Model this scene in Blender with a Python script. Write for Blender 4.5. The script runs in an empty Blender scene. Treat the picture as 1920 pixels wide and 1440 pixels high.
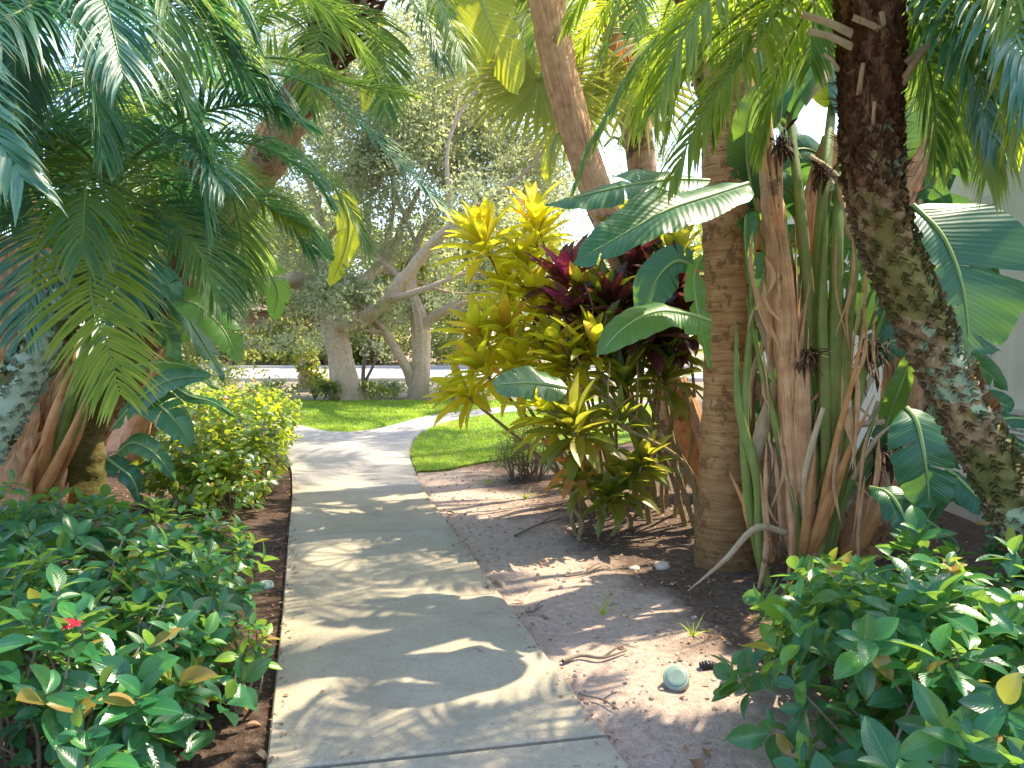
import bpy, math, random
import numpy as np
from mathutils import Vector, noise as mnoise
random.seed(11)
rng = np.random.default_rng(11)
C = bpy.context.scene.collection
R = math.radians
sc = bpy.context.scene

# ------------------------------------------------------------------ camera
CAMH, F, PITCH = 1.5, 1440.0, R(3.5)
def P(px, py, d):
    """world point on the sight line of photo pixel (px,py) at distance y = d"""
    u, v = (px - 960) / F, (720 - py) / F
    y = math.cos(PITCH) + v * math.sin(PITCH)
    z = -math.sin(PITCH) + v * math.cos(PITCH)
    k = d / y
    return np.array((u * k, d, CAMH + z * k))
def G(px, py, z=0.0):
    u, v = (px - 960) / F, (720 - py) / F
    y = math.cos(PITCH) + v * math.sin(PITCH)
    zz = -math.sin(PITCH) + v * math.cos(PITCH)
    k = (z - CAMH) / zz
    return np.array((u * k, y * k, z))
cam = bpy.data.cameras.new('camera'); co = bpy.data.objects.new('camera', cam); C.objects.link(co)
cam.sensor_width = 36; cam.lens = 27; cam.clip_end = 2000; cam.clip_start = 0.05
co.location = (0, 0, CAMH); co.rotation_euler = (R(90) - PITCH, 0, 0)
sc.camera = co

# ------------------------------------------------------------------ light
SUN_AZ, SUN_EL = R(55), R(56)           # azimuth clockwise from +Y (ahead) to the right
w = bpy.data.worlds.new('World'); sc.world = w; w.use_nodes = True
nt = w.node_tree; bg = nt.nodes['Background']
sky = nt.nodes.new('ShaderNodeTexSky'); sky.sky_type = 'NISHITA'; sky.sun_disc = False
sky.sun_elevation = SUN_EL; sky.sun_rotation = SUN_AZ
sky.air_density = 1.0; sky.dust_density = 1.2; sky.ozone_density = 1.0
nt.links.new(sky.outputs[0], bg.inputs[0]); bg.inputs[1].default_value = 0.15
sl = bpy.data.lights.new('sun', 'SUN'); so = bpy.data.objects.new('sun', sl); C.objects.link(so)
sl.energy = 3.0; sl.angle = R(0.55); sl.color = (1.0, 0.885, 0.63)
sd = Vector((math.sin(SUN_AZ) * math.cos(SUN_EL), math.cos(SUN_AZ) * math.cos(SUN_EL), math.sin(SUN_EL)))
so.rotation_euler = sd.to_track_quat('Z', 'Y').to_euler(); so.location = sd * 30
vs = sc.view_settings; vs.view_transform = 'Standard'; vs.look = 'None'; vs.gamma = 1; vs.exposure = 2.0
cy = sc.cycles; cy.max_bounces = 8; cy.diffuse_bounces = 4; cy.glossy_bounces = 3; cy.transmission_bounces = 6
cy.caustics_reflective = False; cy.caustics_refractive = False; cy.sample_clamp_indirect = 6

# ------------------------------------------------------------------ mesh builder
def nrm(a):
    a = np.asarray(a, float); return a / np.maximum(np.linalg.norm(a, axis=-1, keepdims=True), 1e-9)
class MB:
    def __init__(s): s.V, s.Q, s.U, s.R, s.M, s.n = [], [], [], [], [], 0
    def raw(s, V, Q, U, r, mi=0):
        s.V.append(V); s.Q.append(Q + s.n); s.U.append(U); s.R.append(r); s.M.append(np.full(len(Q), mi)); s.n += len(V)
    def grids(s, Pt, uv, r, mi=0):
        """Pt (k,n,m,3) grids, uv (n,m,2) or (k,n,m,2), r (k,)"""
        k, n, m, _ = Pt.shape
        idx = np.arange(n * m).reshape(n, m)
        q = np.stack([idx[:-1, :-1], idx[:-1, 1:], idx[1:, 1:], idx[1:, :-1]], -1).reshape(-1, 4)
        Q = (q[None] + (np.arange(k) * n * m)[:, None, None]).reshape(-1, 4)
        U = np.broadcast_to(uv, (k, n, m, 2)).reshape(-1, 2)
        s.raw(Pt.reshape(-1, 3), Q, U, np.repeat(np.broadcast_to(r, (k,)), n * m).astype(float), mi)
    def grid(s, Pt, uv, r=.5, mi=0): s.grids(np.asarray(Pt)[None], uv, np.array([r]), mi)
    def build(s, name, mats, parent=None, smooth=True):
        me = bpy.data.meshes.new(name)
        V = np.concatenate(s.V).astype(np.float32); Q = np.concatenate(s.Q).astype(np.int32); U = np.concatenate(s.U).astype(np.float32)
        if parent is not None: V = V - np.array(parent.location, np.float32)
        me.vertices.add(len(V)); me.vertices.foreach_set('co', V.ravel())
        me.loops.add(Q.size); me.loops.foreach_set('vertex_index', Q.ravel())
        me.polygons.add(len(Q)); me.polygons.foreach_set('loop_start', np.arange(0, Q.size, 4, dtype=np.int32))
        me.polygons.foreach_set('loop_total', np.full(len(Q), 4, np.int32))
        mats = mats if isinstance(mats, (list, tuple)) else [mats]
        for m in mats: me.materials.append(m)
        if len(mats) > 1: me.polygons.foreach_set('material_index', np.concatenate(s.M).astype(np.int32))
        me.update(calc_edges=True)
        uvl = me.uv_layers.new(name='UVMap'); uvl.data.foreach_set('uv', U[Q.ravel()].ravel())
        a = me.attributes.new('rnd', 'FLOAT', 'POINT'); a.data.foreach_set('value', np.concatenate(s.R).astype(np.float32))
        me.polygons.foreach_set('use_smooth', np.full(len(Q), smooth))
        me.validate(); o = bpy.data.objects.new(name, me); C.objects.link(o)
        if parent is not None: o.parent = parent
        return o
def tag(o, label=None, cat=None, group=None, kind=None):
    if label: o['label'] = label
    if cat: o['category'] = cat
    if group: o['group'] = group
    if kind: o['kind'] = kind
    return o
def thing(name, loc, label, cat, group=None):
    o = bpy.data.objects.new(name, None); o.empty_display_size = .1; C.objects.link(o)
    o.location = tuple(float(v) for v in loc); return tag(o, label, cat, group)

def cr(ctrl, n):
    """Catmull-Rom through control points, n samples about evenly spaced"""
    c = np.asarray(ctrl, float)
    if len(c) == 2: c = np.array([c[0], (c[0] + c[1]) / 2, c[1]])
    e = np.vstack([2 * c[0] - c[1], c, 2 * c[-1] - c[-2]])
    out = []
    for i in range(len(c) - 1):
        t = np.linspace(0, 1, 24, endpoint=False)[:, None]
        a, b, d, f = e[i], e[i + 1], e[i + 2], e[i + 3]
        out.append(.5 * (2 * b + (d - a) * t + (2 * a - 5 * b + 4 * d - f) * t ** 2 + (3 * b - a - 3 * d + f) * t ** 3))
    p = np.vstack(out + [c[-1:]])
    l = np.concatenate([[0], np.cumsum(np.linalg.norm(np.diff(p, axis=0), axis=1))])
    x = np.linspace(0, l[-1], n)
    return np.stack([np.interp(x, l, p[:, i]) for i in range(3)], 1)
def frame(p, up):
    T = nrm(np.gradient(p, axis=0)); N = np.zeros_like(T); u = np.asarray(up, float)
    for i in range(len(p)):
        v = u - T[i] * np.dot(u, T[i])
        if np.linalg.norm(v) < 1e-3: v = np.cross(T[i], (1, 0, 0))
        u = nrm(v); N[i] = u
    return T, N, np.cross(T, N)
def tube(mb, ctrl, r, sides=7, n=None, up=(0.3, -1, .2), rv=.5, mi=0, flat=1.0):
    n = n or max(4, 4 * len(ctrl)); p = cr(ctrl, n); T, N, S = frame(p, up)
    rr = np.interp(np.linspace(0, 1, n), np.linspace(0, 1, len(r)), r)[:, None, None]
    a = np.linspace(0, 2 * math.pi, sides + 1)
    V = p[:, None] + rr * (np.cos(a)[None, :, None] * S[:, None] + flat * np.sin(a)[None, :, None] * N[:, None])
    l = np.concatenate([[0], np.cumsum(np.linalg.norm(np.diff(p, axis=0), axis=1))])
    uv = np.stack(np.meshgrid(l, a / (2 * math.pi), indexing='ij'), -1)
    mb.grid(V, uv, rv, mi); return p
def trunk(mb, ctrl, r, sides=22, n=70, amp=.012, fr=6., ring=0, ringamp=0, ridge=0, ridgen=7, rv=.5, mi=0, cap=True, seed=0):
    p = cr(ctrl, n); T, N, S = frame(p, (0.2, -1, 0.1))
    rr = np.interp(np.linspace(0, 1, n), np.linspace(0, 1, len(r)), r)
    l = np.concatenate([[0], np.cumsum(np.linalg.norm(np.diff(p, axis=0), axis=1))])
    a = np.linspace(0, 2 * math.pi, sides + 1); V = np.zeros((n, sides + 1, 3))
    for i in range(n):
        for j in range(sides + 1):
            aa = a[j % sides]; d = math.cos(aa) * S[i] + math.sin(aa) * N[i]
            q = Vector(p[i] + d * rr[i] + seed) * fr
            k = rr[i] + amp * mnoise.noise(q) + amp * .5 * mnoise.noise(q * 2.7)
            if ring: k += ringamp * (((l[i] / ring + .08 * math.sin(3 * aa)) % 1.0) - .5)
            if ridge: k += ridge * math.sin(ridgen * aa + 2 * mnoise.noise(Vector((l[i] * .8, aa, seed))))
            V[i, j] = p[i] + d * k
    if cap: V[-1, :] = p[-1]
    uv = np.stack(np.meshgrid(l, a / (2 * math.pi), indexing='ij'), -1)
    mb.grid(V, uv, rv, mi); return p

# leaf batches -----------------------------------------------------
PROF = {'ovate': ([0, .06, .2, .42, .65, .85, 1], [.06, .3, .8, 1, .85, .45, .02]),
        'lance': ([0, .12, .4, .65, .86, 1], [.22, .36, .9, 1, .55, .02]),
        'blade': ([0, .3, 1], [1, .8, .06]), 'round': ([0, .15, .5, .8, 1], [.1, .7, 1, .85, .15])}
def leaves(mb, pos, d, up, L, W, bend, r, prof='ovate', n=6, m=3, fold=.18, mi=0, curl=0):
    pos, d = np.atleast_2d(pos).astype(float), nrm(np.atleast_2d(d)); k = len(pos)
    up = np.broadcast_to(np.asarray(up, float), (k, 3)); side = np.cross(d, up); bad = np.linalg.norm(side, axis=1) < .05
    side[bad] = np.cross(d[bad], (1, .2, 0)); side = nrm(side); u = np.cross(side, d)
    L, W, bend = (np.broadcast_to(np.asarray(x, float), (k,)) for x in (L, W, bend))
    t = np.linspace(0, 1, n); s = np.linspace(-1, 1, m); pr = np.interp(t, *PROF[prof])
    ang = bend[:, None] * t[None]                      # turning angle along the leaf
    dx = np.cos(ang); dz = -np.sin(ang); h = 1 / (n - 1)
    X = np.concatenate([np.zeros((k, 1)), np.cumsum((dx[:, 1:] + dx[:, :-1]) / 2 * h, 1)], 1) * L[:, None]
    Z = np.concatenate([np.zeros((k, 1)), np.cumsum((dz[:, 1:] + dz[:, :-1]) / 2 * h, 1)], 1) * L[:, None]
    wv = (W / 2)[:, None, None] * pr[None, :, None] * s[None, None]
    fz = np.abs(wv) * fold * 2 + curl * np.abs(wv) * (np.abs(s)[None, None] > .8)
    un = u[:, None] * np.cos(ang)[..., None] + d[:, None] * np.sin(ang)[..., None]
    V = pos[:, None, None] + d[:, None, None] * X[:, :, None, None] + u[:, None, None] * Z[:, :, None, None] \
        + side[:, None, None] * wv[..., None] + un[:, :, None] * fz[..., None]
    uv = np.stack(np.meshgrid(t, s * .5 + .5, indexing='ij'), -1)
    mb.grids(V, uv, np.broadcast_to(r, (k,)), mi)
def rdir(k, zmin=-1, zmax=1):
    z = rng.uniform(zmin, zmax, k); a = rng.uniform(0, 2 * math.pi, k); q = np.sqrt(1 - z * z)
    return np.stack([q * np.cos(a), q * np.sin(a), z], 1)

def frond(mb, ctrl, n=44, L=.36, w=.02, up=(0, 0, 1), vee=.35, droop=.8, t0=.2, r=.5, rad=.009, a0=80, a1=30, segs=5, jit=.1, rmi=1, rib=None):
    ns = 48; p = cr(ctrl, ns); T, N, S = frame(p, up)
    tt = np.linspace(0, 1, ns)
    for sgn in (-1, 1):
        t = t0 + (1 - t0) * (np.arange(n) + rng.uniform(-.25, .25, n)) / (n - 1); t = np.clip(t, t0, 1)
        f = lambda A: np.stack([np.interp(t, tt, A[:, i]) for i in range(3)], 1)
        pos, Tt, Nt, St = f(p), nrm(f(T)), nrm(f(N)), nrm(f(S))
        q = (t - t0) / (1 - t0)
        a = np.radians(np.interp(q, [0, 1], [a0, a1]) + rng.normal(0, 5, n)); ve = vee + rng.normal(0, jit, n)
        d = Tt * np.cos(a)[:, None] + sgn * St * (np.sin(a) * np.cos(ve))[:, None] + Nt * (np.sin(a) * np.sin(ve))[:, None]
        d = nrm(d); Ln = L * np.interp(q, [0, .12, .45, .8, 1], [.45, .8, 1, .78, .42]) * rng.uniform(.88, 1.08, n)
        V = np.zeros((n, segs + 1, 3, 3)); wp = np.interp(np.linspace(0, 1, segs + 1), [0, .2, .6, 1], [.55, 1, .85, .05])
        dr = droop * rng.uniform(.75, 1.25, n)
        for i in range(segs + 1):
            wd = nrm(Tt - d * np.sum(Tt * d, 1, keepdims=True)); nn = np.cross(d, wd) * sgn
            wi = w * .5 * wp[i] * wd
            V[:, i, 0] = pos - wi; V[:, i, 1] = pos - nn * w * .16 * wp[i]; V[:, i, 2] = pos + wi
            pos = pos + d * (Ln / segs)[:, None]
            d = nrm(d + np.array((0, 0, -1.)) * (dr / segs)[:, None])
        uv = np.stack(np.meshgrid(np.linspace(0, 1, segs + 1), [0, .5, 1], indexing='ij'), -1)
        mb.grids(V, uv, np.clip(r + rng.normal(0, .1, n), 0, 1), 0)
    tube(mb, p[::4], [rad * 1.5, rad, rad * .8, rad * .3], 5, 20, mi=rmi)
def arc(c, az, el, L, bend, n=6, sag=1.0):
    """control points of an arching rachis: starts at elevation el, bends towards the ground"""
    c = np.asarray(c, float); pts = [c]; e = el
    for i in range(n):
        d = np.array((math.sin(az) * math.cos(e), math.cos(az) * math.cos(e), math.sin(e)))
        pts.append(pts[-1] + d * L / n); e -= bend / n * (0.6 + .8 * i / n) * sag
        e = max(e, -1.5)
    return pts

def bleaf(mb, ctrl, W, up=(0, 0, 1), fold=.25, droop=.7, tears=3, ripple=.012, r=.5, mid=.014, gapk=.06, q0=.2, asym=(1, 1), mmi=1, grav=.25, roll=0):
    ns = 60; p = cr(ctrl, ns); T, N, S = frame(p, up)
    if roll:
        c_, s_ = math.cos(roll), math.sin(roll); N, S = N * c_ + S * s_, S * c_ - N * s_
    tt = np.linspace(0, 1, ns)
    for si, sgn in enumerate((-1, 1)):
        br = sorted(rng.uniform(.1, .93, tears)) if tears else []
        br = [0] + list(br) + [1]
        for t0, t1 in zip(br[:-1], br[1:]):
            nt_ = max(4, int(40 * (t1 - t0)) + 2); t = np.linspace(t0, t1, nt_); tc = (t0 + t1) / 2; nsx = 8
            tf = rng.normal(0, .10) if tears else 0; td = rng.normal(0, .18) if tears else 0
            V = np.zeros((nt_, nsx, 3)); pos = None; sh = rng.uniform(-.3, .3) * gapk
            s = np.linspace(0, 1, nsx)
            f = lambda A, x: np.stack([np.interp(x, tt, A[:, i]) for i in range(3)], 1)
            M, Tt, Nt, St = f(p, t), nrm(f(T, t)), nrm(f(N, t)), nrm(f(S, t))
            pr = np.interp(t, [0, .04, .14, .3, .55, .8, .93, 1], [.2, .52, .85, 1, .97, .68, .36, .03]) * W * asym[si]
            qq = q0 + .5 * t ** 2
            D = St * sgn * np.cos(qq)[:, None] + Tt * np.sin(qq)[:, None]
            fo = fold + tf
            d = nrm(D * math.cos(fo) + Nt * math.sin(fo)); pos = M.copy()
            ph = rng.uniform(0, 6)
            for j in range(nsx):
                g = 0 if (t1 - t0) > .99 else (gapk * s[j] ** 1.5)
                ends = np.where(t == t0, g * (t0 > 0), 0) - np.where(t == t1, g * (t1 < 1), 0)
                V[:, j] = pos + Tt * ((ends * .35 + sh * s[j]) * np.linalg.norm(p[-1] - p[0]))[:, None] \
                    + Nt * (ripple * .45 * s[j] ** 1.5 * np.sin(t * 41 + ph + 3 * s[j] + 2 * np.sin(t * 9)) + ripple * .9 * s[j] * np.sin(t * 13 + ph))[:, None]
                pos = pos + d * (pr / (nsx - 1))[:, None]
                d = nrm(d - Nt * (droop + td) / (nsx - 1) + np.array((0, 0, -1.)) * grav / (nsx - 1))
            uv = np.stack(np.meshgrid(t, .5 + sgn * s * .5, indexing='ij'), -1)
            mb.grid(V, uv, float(np.clip(r + rng.normal(0, .04), 0, 1)), 0)
    tube(mb, p[::6] + N[::6] * .002, [mid, mid * .7, mid * .2], 6, 24, mi=mmi)
def ribbon(mb, ctrl, w, up=(0, -1, .3), curl=.5, r=.5, n=14, m=5, mi=0, taper=(.8, 1, .7, .1), twist=0.):
    p = cr(ctrl, n); T, N, S = frame(p, up); s = np.linspace(-1, 1, m)
    tw = np.linspace(0, twist, n)[:, None]; N, S = N * np.cos(tw) + S * np.sin(tw), S * np.cos(tw) - N * np.sin(tw)
    wp = np.interp(np.linspace(0, 1, n), np.linspace(0, 1, len(taper)), taper) * w / 2
    a = s * curl
    k = 1 / max(curl, .05)
    V = p[:, None] + S[:, None] * (np.sin(a) * k)[None, :, None] * wp[:, None, None] + N[:, None] * ((np.cos(a) - 1) * k)[None, :, None] * wp[:, None, None]
    l = np.linspace(0, np.linalg.norm(np.diff(p, axis=0), axis=1).sum(), n)
    mb.grid(V, np.stack(np.meshgrid(l, s * .5 + .5, indexing='ij'), -1), r, mi)
# ------------------------------------------------------------------ materials
def newmat(name):
    m = bpy.data.materials.new(name); m.use_nodes = True; nt = m.node_tree
    b = nt.nodes['Principled BSDF']; out = nt.nodes['Material Output']
    return m, nt, b, out
def N_(nt, t, **kw):
    n = nt.nodes.new('ShaderNode' + t)
    for k, v in kw.items():
        if k in n.inputs.keys(): n.inputs[k].default_value = v
        else: setattr(n, k, v)
    return n
def ramp(nt, src, stops, interp='LINEAR'):
    r = nt.nodes.new('ShaderNodeValToRGB'); r.color_ramp.interpolation = interp; e = r.color_ramp.elements
    while len(e) < len(stops): e.new(.5)
    for x, (p, c) in zip(e, stops): x.position = p; x.color = (*c, 1)
    nt.links.new(src, r.inputs[0]); return r.outputs[0]
def math_(nt, op, a, b=None, c=None):
    n = nt.nodes.new('ShaderNodeMath'); n.operation = op
    for i, x in enumerate((a, b, c)):
        if x is None: continue
        if isinstance(x, (int, float)): n.inputs[i].default_value = x
        else: nt.links.new(x, n.inputs[i])
    return n.outputs[0]
def mix(nt, f, a, b, blend='MIX'):
    n = nt.nodes.new('ShaderNodeMix'); n.data_type = 'RGBA'; n.blend_type = blend
    for sock, x in ((n.inputs[0], f), (n.inputs[6], a), (n.inputs[7], b)):
        if isinstance(x, (int, float)): sock.default_value = x
        elif isinstance(x, tuple): sock.default_value = (*x, 1)
        else: nt.links.new(x, sock)
    return n.outputs[2]
def coords(nt, kind='Object', scale=(1, 1, 1)):
    tc = nt.nodes.new('ShaderNodeTexCoord'); mp = nt.nodes.new('ShaderNodeMapping'); mp.inputs['Scale'].default_value = scale
    nt.links.new(tc.outputs[kind], mp.inputs[0]); return mp.outputs[0]
def noise(nt, vec, scale, detail=4, rough=.55, dist=0.):
    n = N_(nt, 'TexNoise', Scale=scale, Detail=detail, Roughness=rough, Distortion=dist); nt.links.new(vec, n.inputs['Vector']); return n.outputs[0]
def bump(nt, b, h, strength=.3, dist=.01):
    n = N_(nt, 'Bump', Strength=strength, Distance=dist); nt.links.new(h, n.inputs['Height']); nt.links.new(n.outputs[0], b.inputs['Normal']); return n
def leafmat(name, stops, trans, tf=.45, rough=.38, veins=None, vcol=None, spec=.5, tip=None, spots=None):
    m, nt, b, out = newmat(name)
    at = N_(nt, 'Attribute', attribute_name='rnd'); col = ramp(nt, at.outputs['Fac'], stops)
    uvn = N_(nt, 'UVMap'); sep = N_(nt, 'SeparateXYZ'); nt.links.new(uvn.outputs[0], sep.inputs[0]); u, v = sep.outputs[0], sep.outputs[1]
    av = math_(nt, 'ABSOLUTE', math_(nt, 'SUBTRACT', v, .5))
    oc = coords(nt); nz = noise(nt, oc, 9, 3)
    col = mix(nt, math_(nt, 'MULTIPLY', nz, .5), col, mix(nt, .45, col, tuple(.5 * x for x in stops[0][1])))
    h = None; spk_ = None
    if veins == 'pin':
        mr = math_(nt, 'LESS_THAN', av, .025); ph = math_(nt, 'SUBTRACT', math_(nt, 'MULTIPLY', u, 58.), math_(nt, 'MULTIPLY', av, 40.))
        lat = math_(nt, 'MULTIPLY', math_(nt, 'POWER', math_(nt, 'MULTIPLY_ADD', math_(nt, 'SINE', ph), .5, .5), 6.), .35)
        vm = math_(nt, 'MAXIMUM', math_(nt, 'MULTIPLY', mr, .8), lat); col = mix(nt, math_(nt, 'MULTIPLY', vm, .55), col, vcol or trans)
        h = math_(nt, 'SUBTRACT', 0., math_(nt, 'MAXIMUM', lat, mr))
    elif veins == 'band':
        uo = math_(nt, 'MULTIPLY_ADD', noise(nt, oc, 5, 2), .02, math_(nt, 'SUBTRACT', u, math_(nt, 'MULTIPLY', av, .10)))
        s1 = math_(nt, 'MULTIPLY_ADD', math_(nt, 'SINE', math_(nt, 'MULTIPLY', uo, 210.)), .5, .5)
        s2 = math_(nt, 'MULTIPLY_ADD', math_(nt, 'SINE', math_(nt, 'MULTIPLY', uo, 83.)), .5, .5)
        s = math_(nt, 'MULTIPLY', math_(nt, 'POWER', s1, 3.), math_(nt, 'MULTIPLY_ADD', s2, .7, .3))
        col = mix(nt, math_(nt, 'MULTIPLY', s, .38), col, vcol or trans)
        mr = math_(nt, 'LESS_THAN', av, .02); col = mix(nt, math_(nt, 'MULTIPLY', mr, .7), col, vcol or trans)
        edge = math_(nt, 'GREATER_THAN', math_(nt, 'ADD', av, math_(nt, 'MULTIPLY', noise(nt, oc, 22, 3), .03)), .513); col = mix(nt, math_(nt, 'MULTIPLY', edge, .7), col, (.22, .13, .05))
        h = math_(nt, 'ADD', s1, s2)
    elif veins == 'par':
        s1 = math_(nt, 'MULTIPLY_ADD', math_(nt, 'SINE', math_(nt, 'MULTIPLY', v, 50.)), .5, .5)
        col = mix(nt, math_(nt, 'MULTIPLY', s1, .22), col, vcol or trans); h = s1
    if tip:
        tm = math_(nt, 'MULTIPLY', math_(nt, 'SMOOTH_MIN', 1., math_(nt, 'MAXIMUM', math_(nt, 'MULTIPLY_ADD', u, 3.2, -2.3), 0.), .1), math_(nt, 'GREATER_THAN', math_(nt, 'FRACT', math_(nt, 'MULTIPLY', at.outputs['Fac'], 37.)), .45)); col = mix(nt, tm, col, tip)
    if spots:
        sp = math_(nt, 'GREATER_THAN', noise(nt, oc, 28, 2), .70); col = mix(nt, math_(nt, 'MULTIPLY', sp, .7), col, spots)
    nt.links.new(col, b.inputs['Base Color']); b.inputs['Specular IOR Level'].default_value = spec
    nt.links.new(math_(nt, 'MULTIPLY_ADD', nz, .25, rough - .12), b.inputs['Roughness'])
    if h is not None: bump(nt, b, h, .25, .004)
    tr = N_(nt, 'BsdfTranslucent'); tcol = mix(nt, .55, col, trans); tb = mix(nt, 1., tcol, (1.9, 1.9, 1.9), 'MULTIPLY'); nt.links.new(tb, tr.inputs[0])
    mx = N_(nt, 'MixShader'); mx.inputs[0].default_value = tf
    nt.links.new(b.outputs[0], mx.inputs[1]); nt.links.new(tr.outputs[0], mx.inputs[2]); nt.links.new(mx.outputs[0], out.inputs[0])
    return m
def barkmat(name, stops, uvscale=(3, 14), nscale=4, detail=8, bstr=.6, moss=None, lichen=None, rough=.9, bands=None, bd=.02):
    m, nt, b, out = newmat(name)
    uvv = coords(nt, 'UV', (uvscale[0], uvscale[1], 1)); oc = coords(nt)
    n1 = noise(nt, uvv, nscale, detail, .62, .4); n2 = noise(nt, oc, 11, 5)
    f = math_(nt, 'MULTIPLY_ADD', n2, .4, math_(nt, 'MULTIPLY', n1, .7))
    h = n1
    if bands:
        sep = N_(nt, 'SeparateXYZ'); nt.links.new(coords(nt, 'UV'), sep.inputs[0])
        bb = math_(nt, 'FRACT', math_(nt, 'MULTIPLY_ADD', n2, .5, math_(nt, 'MULTIPLY', sep.outputs[0], bands)))
        f = math_(nt, 'SUBTRACT', f, math_(nt, 'MULTIPLY', math_(nt, 'LESS_THAN', bb, .22), .07)); h = math_(nt, 'MULTIPLY_ADD', math_(nt, 'GREATER_THAN', bb, .18), .22, h)
    col = ramp(nt, f, stops)
    if moss:                       # (colour, object z range below which it grows)
        gp = N_(nt, 'NewGeometry'); sz = N_(nt, 'SeparateXYZ'); nt.links.new(gp.outputs['Position'], sz.inputs[0])
        mm = N_(nt, 'MapRange'); nt.links.new(math_(nt, 'MULTIPLY_ADD', noise(nt, oc, 6, 5), moss[3], sz.outputs[2]), mm.inputs[0])
        mm.inputs[1].default_value = moss[1]; mm.inputs[2].default_value = moss[2]; mm.inputs[3].default_value = .85; mm.inputs[4].default_value = 0
        col = mix(nt, math_(nt, 'MULTIPLY', mm.outputs[0], math_(nt, 'MULTIPLY_ADD', n1, 1.2, .1)), col, moss[0])
    if lichen:
        for c, s, th, k in lichen:
            lm = math_(nt, 'MULTIPLY', math_(nt, 'GREATER_THAN', math_(nt, 'MULTIPLY_ADD', noise(nt, oc, s * 4, 5, .7), .35, math_(nt, 'MULTIPLY', noise(nt, oc, s, 3), .75)), th), k); col = mix(nt, lm, col, c)
    nt.links.new(col, b.inputs['Base Color']); b.inputs['Roughness'].default_value = rough; b.inputs['Specular IOR Level'].default_value = .2
    bump(nt, b, h, bstr, bd); return m
def plain(name, c, rough=.7, var=.2, nscale=8, bstr=.15, spec=.3):
    m, nt, b, out = newmat(name); oc = coords(nt); n = noise(nt, oc, nscale, 6)
    col = mix(nt, n, tuple(x * (1 - var) for x in c), tuple(min(1, x * (1 + var)) for x in c))
    nt.links.new(col, b.inputs['Base Color']); b.inputs['Roughness'].default_value = rough; b.inputs['Specular IOR Level'].default_value = spec
    bump(nt, b, n, bstr, .005); return m

M = {}
# greens
M['palm'] = leafmat('palm_leaflet', [(0, (.028, .105, .035)), (.5, (.06, .18, .05)), (.85, (.11, .19, .05)), (1, (.26, .24, .09))], (.42, .50, .03), .42, .36, 'par', (.12, .24, .1), tip=(.33, .27, .12))
M['palmblue'] = leafmat('palm_leaflet_glossy_skytint', [(0, (.020, .10, .072)), (.6, (.048, .18, .115)), (.9, (.07, .15, .06)), (1, (.26, .24, .09))], (.14, .36, .05), .28, .33, 'par', (.10, .22, .13), spec=.8, tip=(.25, .22, .08))  # glossier, with base colour pushed to teal for sky sheen on shaded fronds
M['palmlit'] = leafmat('palm_leaflet_sunlit', [(0, (.05, .13, .018)), (.5, (.10, .19, .02)), (1, (.24, .27, .035))], (.52, .56, .02), .5, .4, 'par', (.2, .3, .06), tip=(.4, .3, .1))  # yellower copy of the palm leaflet, painted for fronds the sun shines through
M['rachis'] = plain('frond_rachis', (.13, .21, .05), .5, .3)
M['fan'] = leafmat('fan_palm_leaf', [(0, (.05, .11, .03)), (1, (.16, .2, .04))], (.5, .46, .03), .45, .42, 'par', (.25, .25, .08), tip=(.55, .38, .05))
M['strel'] = leafmat('paddle_leaf', [(0, (.010, .085, .050)), (.5, (.022, .13, .062)), (1, (.07, .17, .04))], (.24, .42, .03), .24, .36, 'band', (.10, .26, .12), spec=.5)
M['strelgreen'] = leafmat('paddle_leaf_fresh', [(0, (.03, .12, .035)), (1, (.09, .24, .06))], (.36, .52, .03), .38, .36, 'band', (.16, .34, .12))
M['strelgloss'] = leafmat('paddle_leaf_glossy', [(0, (.03, .10, .035)), (1, (.06, .17, .05))], (.36, .52, .03), .2, .24, 'band', (.16, .34, .12), spec=1.0)  # smoother, shinier copy so the folded leaf catches sun glare
M['strelyellow'] = leafmat('paddle_leaf_yellow', [(0, (.10, .17, .015)), (1, (.30, .30, .02))], (.60, .58, .02), .42, .42, 'band', (.55, .5, .06))
M['midrib'] = plain('leaf_midrib', (.24, .33, .12), .45, .2)
M['petiole'] = barkmat('green_petiole', [(.25, (.07, .12, .02)), (.5, (.15, .20, .045)), (.75, (.27, .29, .09))], (1.0, 9), 3, 5, .12, rough=.42, lichen=[((.22, .17, .07), 5, .62, .6)])
M['sheath'] = barkmat('dry_sheath', [(.3, (.12, .045, .02)), (.45, (.42, .20, .10)), (.6, (.62, .35, .19)), (.8, (.76, .53, .35))], (1.3, 13), 3, 8, .5, bd=.012, lichen=[((.13, .075, .05), 4, .70, .7)])
M['sheathred'] = barkmat('fresh_sheath', [(.25, (.18, .05, .018)), (.45, (.44, .17, .06)), (.6, (.56, .28, .11)), (.8, (.64, .43, .25))], (1.0, 9), 2.6, 7, .3, rough=.6, bd=.01)
M['straw'] = barkmat('dry_straw', [(.25, (.16, .09, .05)), (.5, (.40, .27, .16)), (.75, (.60, .47, .33))], (2, 14), 3, 6, .3, bd=.006)
M['fibre'] = plain('dark_fibre', (.07, .035, .022), .9, .6, 14)
M['queen'] = barkmat('queen_palm_bark', [(.25, (.13, .055, .022)), (.42, (.36, .17, .07)), (.58, (.50, .26, .115)), (.8, (.62, .40, .22))], (26, 2.2), 3, 10, 1.0, moss=((.035, .034, .008), .2, 1.75, .9), bands=13, bd=.02, lichen=[((.13, .07, .03), 9, .62, .6)])
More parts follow.
